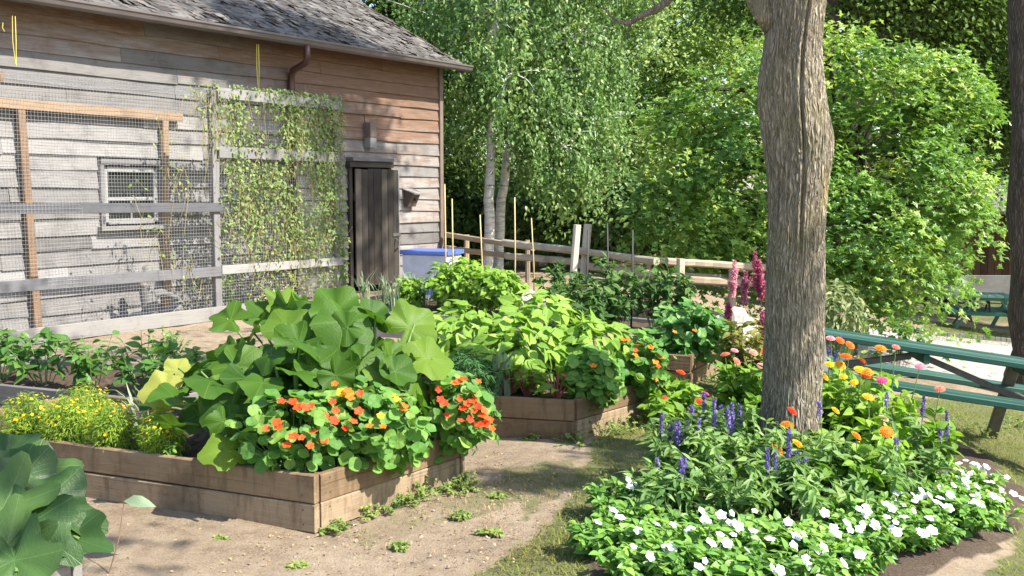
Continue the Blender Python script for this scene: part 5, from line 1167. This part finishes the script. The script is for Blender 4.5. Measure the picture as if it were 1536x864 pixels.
# ---------------------------------------------------------------- trees
def limbs_to(bb, start, ends, r0, r1, k=7, mid=.12, rnd=.5):
    for e in ends:
        s = np.asarray(start, float); e = np.asarray(e, float); L = np.linalg.norm(e - s); t = np.linspace(0, 1, 7)[:, None]
        w = rng.normal(0, mid * L * .35, 3) * [1, 1, .5]; w2 = rng.normal(0, mid * L * .2, 3)
        pts = s * (1 - t) + e * t + w * np.sin(t * PI) + w2 * np.sin(t * 2 * PI) + Z * (.08 * L) * np.sin(t * PI)
        tube(bb, pts, np.linspace(r0, r1, 7), k, rnd)
def tree(name, label, cat, base, trunk, blobs, ncl, per, Ts, size, lm, bark='bark_d', crad=.3, flat=.6, droop=.2, group=None, tr=.18, shell=.55, twig=40, limb_r=.06, sunb=.25, extra=None, low=None):
    base = np.asarray(base, float); t = thing(name, label, cat, base, group); bb = MB()
    tp = [base - Z * .1] + [np.asarray(p, float) for p in trunk]; rr = np.linspace(tr, tr * .45, len(tp)); rr[0] *= 1.25
    # smooth the trunk line
    tq = np.linspace(0, len(tp) - 1, 5 * (len(tp) - 1) + 1); pts = np.stack([np.interp(tq, range(len(tp)), np.array(tp)[:, i]) for i in range(3)], 1); pts[1:-1] += rng.normal(0, tr * .12, (len(pts) - 2, 3))
    tube(bb, pts, np.interp(tq, range(len(tp)), rr), 14); tb = bb.build('trunk', M[bark], t, smooth=True)
    bl = np.array(blobs, float); w = (bl[:, 3] * bl[:, 4] * bl[:, 5]) ** (2 / 3); w /= w.sum()
    k = rng.choice(len(bl), ncl, p=w); d = nrm(rv(ncl)); r = U(shell ** 3, 1, ncl) ** (1 / 3)
    Cc = bl[k, :3] + d * bl[k, 3:] * r[:, None]
    if low is not None: ok = Cc[:, 2] > low; Cc, d, k = Cc[ok], d[ok], k[ok]; ncl = len(Cc)
    crnd = rng.normal(.42, .24, ncl)
    i = np.repeat(np.arange(ncl), per); n = len(i); cs = U(.6, 1.3, ncl)
    off = rv(n) * np.array([1, 1, flat]) * crad * cs[i][:, None]; P = Cc[i] + off
    P[:, 2] -= droop * (off[:, 0] ** 2 + off[:, 1] ** 2) / crad
    nn = nrm(.55 * Z + .3 * d[i] + sunb * S + rv(n, .38)); td = nrm(d[i] * .6 + off / crad * .5 + rv(n, .45) - Z * (.25 + droop))
    lb = MB(); pick(Ts, lb, P, nn, td, U(size * .65, size * 1.2, n), np.clip(crnd[i] + rng.normal(0, .13, n), 0, 1)); lb.build('crown', M[lm], t)
    br = MB(); tip = pts[len(pts) // 2:]
    for b_ in bl: st = pts[int(U(.45, .95) * (len(pts) - 1))]; limbs_to(br, st, [b_[:3] + rng.normal(0, .1, 3)], limb_r, limb_r * .4)
    sel = rng.choice(ncl, min(twig, ncl), replace=False)
    for q in sel: limbs_to(br, bl[k[q], :3], [Cc[q]], limb_r * .35, limb_r * .1, 4)
    br.build('branches', M[bark if bark != 'bark_b' else 'bark_l'], t, smooth=True)
    return t
def bp(u, v, Y, rx, ry, rz): p = D(u, v, Y); return (*p, rx, ry, rz)
# the broad low maple
mb_ = onG(1262, 14.4); KB = .9; Ym = 14.
mblobs = [bp(1235, 95, 14, 1.1, 1.1, .6), bp(1120, 130, 14, 1.0, 1.0, .6), bp(1340, 120, 14, 1.1, 1.1, .6), bp(1040, 230, 14, .85, 1.0, .6), bp(1405, 190, 13.8, .8, 1.0, .6), bp(1150, 240, 13.3, 1.1, 1.0, .7), bp(1290, 230, 13.2, 1.1, 1.0, .7), bp(1385, 280, 13.2, .8, .9, .6),
          bp(1015, 310, 13.8, .62, .8, .45), bp(1075, 340, 13.3, .7, .8, .4), bp(1150, 350, 13.2, .8, .8, .45), bp(1285, 340, 12.8, .9, .8, .55), bp(1370, 370, 12.8, .75, .7, .5), bp(1425, 310, 13.2, .45, .6, .4), bp(1310, 425, 12.7, .4, .5, .3), bp(1475, 265, 13.6, .35, .5, .3), bp(1000, 170, 14.2, .5, .7, .4), bp(1425, 120, 14, .5, .7, .4), bp(1175, 55, 14.3, .6, .7, .35)]
mblobs = [(x, y, z, a * KB, b * KB, c * KB) for x, y, z, a, b, c in mblobs]
tree('maple_tree', 'broad low maple with a dense bright crown drooping behind the foreground trunk', 'maple tree', mb_, [mb_ + [0, 0, .5], mb_ + [-.1, 0, 1.4], mb_ + [-.1, .1, 2.4], mb_ + [0, 0, 3.3]], mblobs, 310, 92, [T_maple], .135, 'maple', 'bark_d', .2, .40, .6, None, .17, .74, 90, .05)
# foreground trunk
prof = np.array([(-700, 1120, 1212), (-420, 1128, 1218), (-200, 1136, 1224), (-60, 1141, 1230), (0, 1143, 1231), (40, 1143, 1228), (80, 1141, 1226), (120, 1138, 1229), (160, 1138, 1235), (200, 1141, 1242), (240, 1146, 1243), (280, 1150, 1239), (330, 1151, 1236), (400, 1150, 1236), (500, 1150, 1237), (600, 1148, 1238), (660, 1144, 1241), (700, 1136, 1250), (730, 1125, 1262)], float)
YT = 6.15; tb0 = onG(1193, YT); tt = thing('shade_tree', 'furrowed grey brown trunk rising from the flower border in the foreground', 'tree', tb0)
K = 180; NR = 520; vs = np.linspace(730, -700, NR); Lp = np.interp(vs, prof[::-1][::-1, 0], prof[:, 1]); Rp = np.interp(vs, prof[:, 0], prof[:, 2])
def smooth(a, k=9): return np.convolve(np.pad(a, k // 2, mode='edge'), np.ones(k) / k, 'valid')
Lp, Rp = smooth(Lp, 13), smooth(Rp, 13)
xc = ((Lp + Rp) / 2 - U0) / F * YT; rad = (Rp - Lp) / 2 / F * YT * .97; zc = np.array([D(1193, v, YT)[2] for v in vs])
an = np.arange(K) / K * 2 * PI; A_, Zg = np.meshgrid(an, zc)
def ridg(a, z, f, ph): return np.abs(np.sin(a * f / 2 + .9 * np.sin(z * 6.1 + ph) + .55 * np.sin(z * 15.3 + 2 * a + ph)))
dsp = .55 * ridg(A_, Zg, 38, 0) + .45 * ridg(A_, Zg, 58, 2.) + .2 * np.sin(A_ * 9 + Zg * 31) * np.sin(Zg * 47 + A_ * 5)
dsp = (dsp - .5) * .013
# a long seam down the lit face
sa_ = -PI / 2 + .02 + .12 * np.sin(Zg * 2.1 + 1) + .08 * (Zg - 1.6); dd_ = np.angle(np.exp(1j * (A_ - sa_)))
dsp += -.02 * np.exp(-(dd_ / .035) ** 2) * sstep(1.0, 1.5, Zg) + .008 * np.exp(-((np.abs(dd_) - .11) / .09) ** 2) * sstep(.9, 1.5, Zg)
dsp += .02 * np.exp(-((np.angle(np.exp(1j * (A_ - .1))) / .5) ** 2)) * np.exp(-((Zg - 1.86) / .12) ** 2) + .018 * np.exp(-((np.angle(np.exp(1j * (A_ - 3.3))) / .6) ** 2)) * np.exp(-((Zg - 2.15) / .14) ** 2)
Rr = rad[:, None] + dsp + .006 * np.sin(A_ * 3 + Zg * 2.3) + .004 * np.sin(A_ * 2 - Zg * 5)
V = np.stack([xc[:, None] + Rr * np.cos(A_), YT + Rr * np.sin(A_), Zg], -1).reshape(-1, 3)
i = np.arange(NR - 1)[:, None] * K; j = np.arange(K)[None]; j2 = (j + 1) % K
b = MB(); b.add(V, [np.stack([i + j, i + j2, i + K + j2, i + K + j], -1).reshape(-1, 4)])
tk = b.build('trunk', M['bark'], tt, smooth=True)
top = np.array([xc[-1], YT, zc[-1]]); lb = MB()
def big_limb(p0, p1, r0, r1, sag=.2):
    t = np.linspace(0, 1, 14)[:, None]; p0, p1 = np.array(p0), np.array(p1); pts = p0 * (1 - t) + p1 * t + Z * sag * np.sin(t * PI) + np.stack([.06 * np.sin(t[:, 0] * 9), .05 * np.cos(t[:, 0] * 7), 0 * t[:, 0]], 1) * np.sin(t * PI); tube(lb, pts, np.linspace(r0, r1, 14), 14)
pl = np.array([X(1160, YT), YT, D(1160, 40, YT)[2]])
big_limb(pl, (X(900, YT), YT + .5, 4.6), .085, .045, -.15)
big_limb(top - Z * .3, (3.2, 4.2, 6.8), .12, .05); big_limb(top - Z * .2, (.3, 7.4, 7.2), .1, .04); big_limb(top - Z * .2, (3.4, 7.8, 7.4), .1, .04); big_limb(top - Z * .5, (1.6, 3.0, 6.4), .1, .04)
cp = [pl, D(1075, -110, YT + .2), D(1030, -60, YT + .3), D(1003, 0, YT + .4), D(985, 14, YT + .4), D(965, 22, YT + .4), D(945, 34, YT + .45), D(930, 34, YT + .5), D(915, 24, YT + .5), D(902, 6, YT + .5)]
tube(lb, cp, np.linspace(.05, .004, len(cp)) ** 1.0 * .8, 8); tube(lb, [cp[6], D(940, 50, YT + .5), D(934, 62, YT + .5)], [.006, .004, .002], 5); tube(lb, [cp[4], D(980, 2, YT + .5), D(965, -14, YT + .5)], [.008, .005, .003], 5)
lb.build('branches', M['bark'], tt, smooth=True)

def crown_cl(par, blobs, ncl, per, Ts, size, lm, crad):
    bl = np.array(blobs, float); k = rng.integers(0, len(bl), ncl); d = nrm(rv(ncl)); Cc = bl[k, :3] + d * bl[k, 3:] * (U(.2, 1, ncl) ** (1 / 3))[:, None]
    i = np.repeat(np.arange(ncl), per); n = len(i); off = rv(n) * [1, 1, .5] * crad; P = Cc[i] + off; m = MB(); pick(Ts, m, P, nrm(.6 * Z + rv(n, .4)), nrm(off + rv(n, .1)), U(size * .7, size * 1.2, n), U(0, 1, n)); m.build('crown', M[lm], par)
crown_cl(tt, [(3.1, 1.7, 6.1, .5, .35, .2), (2.3, 1.9, 6.1, .3, .3, .2), (3.6, 7.9, 7.8, 1.3, 1.3, .8), (2.6, 6, 9, 1.6, 1.6, .8)], 36, 40, [T_maple], .15, 'maple', .28)
crown_cl(tt, [(5.4, 3.35, 6.2, .45, .05, .05), (6.0, 3.9, 6.2, .25, .1, .1)], 20, 26, [T_maple], .13, 'maple', .09)
# right hand dark trunk
p = onG(1560, 11.2); tree('big_tree', 'thick dark trunk cut by the right border of the view, in shade', 'tree', p, [p + [-.12, 0, 1.5], p + [-.3, 0, 4], p + [-.3, .2, 13.]], [(p[0] + .2, p[1] + .3, 14., 1.5, 1.4, 1.), (p[0] + 1.2, p[1] + .2, 13.5, 1.3, 1.3, 1.)], 70, 60, [BL], .2, 'mid', 'bark_d', .4, .5, .2, None, .22, .3, 20, .1)
# birches
def birch(label, base, trunk, blobs, nst, size, lm, tr, lmin):
    t = thing('birch_tree', label, 'birch tree', base, 'birches behind the barn corner'); bb = MB(); tp = np.array([base - Z * .1] + trunk); tq = np.linspace(0, len(tp) - 1, 30); pts = np.stack([np.interp(tq, range(len(tp)), tp[:, i]) for i in range(3)], 1); pts[1:-1] += rng.normal(0, .008, (28, 3)); tube(bb, pts, np.linspace(tr * 1.1, tr * .4, 30), 14); bb.build('trunk', M['bark_b'], t, smooth=True)
    bl = np.array(blobs, float); w = (bl[:, 3] * bl[:, 4] * bl[:, 5]) ** (2 / 3); k = rng.choice(len(bl), nst, p=w / w.sum()); d = nrm(rv(nst)); C0 = bl[k, :3] + d * bl[k, 3:] * (U(.1, 1, nst) ** (1 / 3))[:, None]
    Ls = U(.4, 1.25, nst) * lmin; per = 26; i = np.repeat(np.arange(nst), per); n = len(i); q = U(0, 1, n); ph = U(0, 6, nst)
    P = C0[i] - Z * (q * Ls[i])[:, None] + np.stack([np.sin(q * 3 + ph[i]) * .08, np.cos(q * 3 + ph[i]) * .08, 0 * q], 1) + rv(n, .055)
    td = nrm(rv(n, .45) - Z * .8); nn = nrm(rv(n, .55) + S * .5 + TOCAM * .3 + .25 * d[i])
    crnd = rng.normal(.45, .2, nst); mb = MB(); pick([LANW, BL, SMALL], mb, P, nn, td, U(size * .65, size * 1.2, n), np.clip(crnd[i] + rng.normal(0, .15, n), 0, 1)); mb.build('crown', M[lm], t)
    br = MB()
    for b_ in bl: limbs_to(br, pts[int(U(.35, .9) * 29)], [b_[:3] + Z * b_[5] * .3], .035, .012, 6)
    for s_ in rng.choice(nst, 70, replace=False): limbs_to(br, bl[k[s_], :3], [C0[s_]], .012, .004, 4)
    br.build('branches', M['bark_b'], t, smooth=True)
pA = onG(731, 19.6); birch('pale birch trunk standing straight behind the barn corner', pA, [D(735, 280, 19.6), D(737, 200, 19.6), D(738, 100, 19.6), D(745, -20, 19.6), D(760, -240, 19.6)], [bp(740, 20, 19.4, 1.0, 1.0, .9), bp(700, 90, 19.3, .55, .8, .8), bp(770, 110, 19.1, .9, .9, .8), bp(738, 95, 18.9, .4, .4, .6), bp(690, 150, 19.6, .45, .6, .5), bp(780, -90, 19.6, 1.5, 1.3, 1.2), bp(655, -40, 20, 1., 1., .9)], 620, .095, 'birch', .095, .9)
pB = onG(746, 20.3); birch('second birch trunk leaning away to the right of the straight one', pB, [D(752, 300, 20.3), D(760, 240, 20.3), D(775, 150, 20.3), D(795, 50, 20.3), D(805, -60, 20.3), D(830, -260, 20.3)], [bp(850, 60, 20, 1.1, 1.1, .9), bp(830, 150, 19.4, 1.1, .9, .7), bp(890, 190, 19.4, .75, .8, .5), bp(840, 220, 18.9, .9, .7, .5), bp(900, -60, 20.3, 1.5, 1.3, 1.1), bp(905, 110, 20, .6, .8, .6), bp(800, 180, 19.2, .4, .5, .4), bp(870, 255, 19.2, .6, .6, .3)], 680, .095, 'birch', .09, .95)
# trees behind
TB = 'trees behind the garden'
def btree(label, u, Y, blobs, lm, ncl=170, per=85, size=.2, tr=.16, name='background_tree', crad=.42, bark='bark_d', droop=.15, **kw):
    p = onG(u, Y); zt = max(b_[2] for b_ in blobs); tree(name, label, 'tree', p, [p + [0, 0, (zt - p[2]) * .35], p + [.1, 0, (zt - p[2]) * .7], p + [0, .1, zt - p[2]]], blobs, ncl, per, [BL, SMALL], size, lm, bark, crad, .6, droop, TB, tr, .4, 18, tr * .4, **kw)
btree('pale feathery tree rising between the birches and the maple', 1000, 26, [bp(1000, 60, 26, 1.9, 1.6, 1.4), bp(930, 150, 26, 1.2, 1.3, 1.2), bp(1060, 140, 25.5, 1.3, 1.3, 1.1), bp(985, 230, 25.5, 1.3, 1.2, .9), bp(1100, 20, 26, 1.4, 1.4, 1.2), bp(960, -60, 26.5, 1.6, 1.5, 1.2)], 'light', 380, 110, .115, crad=.36)
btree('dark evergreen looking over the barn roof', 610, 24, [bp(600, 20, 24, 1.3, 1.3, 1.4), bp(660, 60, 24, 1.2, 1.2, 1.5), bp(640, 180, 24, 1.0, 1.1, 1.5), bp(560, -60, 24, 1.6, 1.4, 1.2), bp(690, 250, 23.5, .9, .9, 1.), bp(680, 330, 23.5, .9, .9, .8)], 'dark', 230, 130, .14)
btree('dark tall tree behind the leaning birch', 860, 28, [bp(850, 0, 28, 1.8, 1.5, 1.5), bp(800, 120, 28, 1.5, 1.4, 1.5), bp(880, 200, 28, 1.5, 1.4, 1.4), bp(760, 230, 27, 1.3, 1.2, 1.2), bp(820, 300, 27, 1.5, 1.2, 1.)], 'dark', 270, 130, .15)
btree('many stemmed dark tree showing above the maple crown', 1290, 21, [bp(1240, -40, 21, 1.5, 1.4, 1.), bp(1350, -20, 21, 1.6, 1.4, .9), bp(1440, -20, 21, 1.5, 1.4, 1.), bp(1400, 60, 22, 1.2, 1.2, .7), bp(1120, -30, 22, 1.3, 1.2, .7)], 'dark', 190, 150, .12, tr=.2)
for q, (lab, u0, v0, u1, v1, r) in enumerate((('dark bare trunk nearest the foreground trunk, above the maple', 1245, 60, 1240, -120, .2), ('dark trunk in the middle of the stems above the maple', 1280, 60, 1275, -120, .15), ('dark trunk leaning right above the maple', 1310, 60, 1360, -120, .13))):
    b = MB(); p0, p1 = onG(u0, 20.5 + q * .4), D(u1, v1, 20.5 + q * .4); t_ = np.linspace(0, 1, 16)[:, None]; tube(b, p0 * (1 - t_) + p1 * t_ + rng.normal(0, .02, (16, 3)), np.linspace(r * 1.3, r, 16), 12); t = thing('bare_trunk', lab, 'tree trunk', p0, 'dark trunks above the maple'); b.build('trunk', M['bark_d'], t, smooth=True)
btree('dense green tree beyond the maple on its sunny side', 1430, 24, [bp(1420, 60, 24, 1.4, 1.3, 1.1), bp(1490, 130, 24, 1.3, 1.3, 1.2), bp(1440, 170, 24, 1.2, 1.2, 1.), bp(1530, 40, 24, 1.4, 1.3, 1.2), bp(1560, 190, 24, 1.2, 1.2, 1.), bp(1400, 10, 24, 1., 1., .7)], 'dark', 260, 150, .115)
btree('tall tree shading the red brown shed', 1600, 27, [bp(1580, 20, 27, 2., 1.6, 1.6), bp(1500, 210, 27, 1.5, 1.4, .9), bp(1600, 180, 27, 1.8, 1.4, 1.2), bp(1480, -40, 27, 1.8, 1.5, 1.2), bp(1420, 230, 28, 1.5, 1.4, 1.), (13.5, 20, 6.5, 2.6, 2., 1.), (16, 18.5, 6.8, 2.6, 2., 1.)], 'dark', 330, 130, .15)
SHG = 'bushes under the birches'
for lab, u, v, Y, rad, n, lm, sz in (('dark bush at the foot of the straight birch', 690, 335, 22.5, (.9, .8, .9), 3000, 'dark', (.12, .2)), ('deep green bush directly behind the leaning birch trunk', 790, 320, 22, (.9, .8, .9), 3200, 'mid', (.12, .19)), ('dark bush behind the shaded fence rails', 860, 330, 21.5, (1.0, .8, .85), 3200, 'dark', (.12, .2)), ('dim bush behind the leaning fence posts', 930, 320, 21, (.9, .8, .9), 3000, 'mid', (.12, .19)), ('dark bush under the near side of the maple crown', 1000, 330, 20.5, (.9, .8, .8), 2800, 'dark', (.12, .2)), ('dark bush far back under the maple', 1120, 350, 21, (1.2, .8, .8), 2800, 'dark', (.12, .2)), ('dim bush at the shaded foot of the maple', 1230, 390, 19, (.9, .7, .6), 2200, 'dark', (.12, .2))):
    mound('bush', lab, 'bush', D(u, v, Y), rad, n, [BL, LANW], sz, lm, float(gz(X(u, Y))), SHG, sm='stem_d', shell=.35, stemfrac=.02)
mound('bush', 'grey green shrub right behind the foreground trunk', 'shrub', D(1258, 468, 9.6), (.24, .25, .30), 900, [LAN, LANN], (.06, .1), 'greyshrub', float(gz(2.9)), shell=.2, stemfrac=.1)
t, tp = herb('sapling', 'young sapling with hanging leaves at the edge of the pale path', 'sapling', onG(1350, 11.2), .75, .3, 10, [OVAL], .11, 14, 'pepper', 'stem_d', up=-.4, t0=.35)
herb('flowering_shrub', 'pale leafy weeds between the green table and the trunk', 'weeds', onG(1300, 8.6), .5, .22, 9, [LAN, OVAL], .08, 14, 'greyshrub')
t, tp = herb('sedum', 'grey leaved plant with a dusty pink flower head behind the border', 'sedum', onG(1258, 9.), .62, .12, 5, [LAN], .07, 14, 'greyshrub')
fl(FZ['p_old'], t, D(1262, 474, 8.95), .09, .1)
# distant woodland seen as one mass
mb = MB(); n = 52000; x = U(-34, 44, n); y = U(36, 46, n); z = U(-1.2, 1, n) ** 1 * 0 + U(0, 1, n) ** .8 * 15 - 1.5
keep = rng.random(n) < (1 - .55 * np.clip((z - 5) / 8, 0, 1)) * np.clip(.62 + .6 * lump(np.stack([x * .5, z * .6], 1), .7), .12, 1); P = np.stack([x, y, z], 1)[keep]; m = len(P)
mb.inst(BL, P, frames(nrm(rv(m, .5) + Z * .5 + S * .4), rv(m)), U(.35, .65, m), np.clip(.4 + .35 * lump(P[:, [0, 2]] * .5, 1.3) + rng.normal(0, .12, m), 0, 1)); tag(mb.build('far_woods', M['mid'], kind='stuff'), 'far woodland closing the view behind the garden', 'woods')
# ---------------------------------------------------------------- light
w = bpy.data.worlds.new('World'); sc.world = w; w.use_nodes = True; nt = w.node_tree; bg = nt.nodes['Background']; sky = nt.nodes.new('ShaderNodeTexSky'); sky.sky_type = 'NISHITA'; sky.sun_disc = False; sky.sun_elevation = SEL; sky.sun_rotation = SAZ
nt.links.new(sky.outputs[0], bg.inputs[0]); bg.inputs[1].default_value = .15
sl = bpy.data.lights.new('sun', 'SUN'); sl.energy = 5.; sl.angle = math.radians(.5); sl.color = (1, .95, .87); so = bpy.data.objects.new('sun', sl); C.objects.link(so)
so.rotation_euler = Vector(-S).to_track_quat('-Z', 'Y').to_euler(); so.location = (8, -6, 12)
vs_ = sc.view_settings; vs_.view_transform = 'Standard'; vs_.look = 'None'; vs_.exposure = 1.13; vs_.gamma = 1
cy = sc.cycles; cy.max_bounces = 8; cy.diffuse_bounces = 4; cy.glossy_bounces = 2; cy.transmission_bounces = 4; cy.transparent_max_bounces = 4
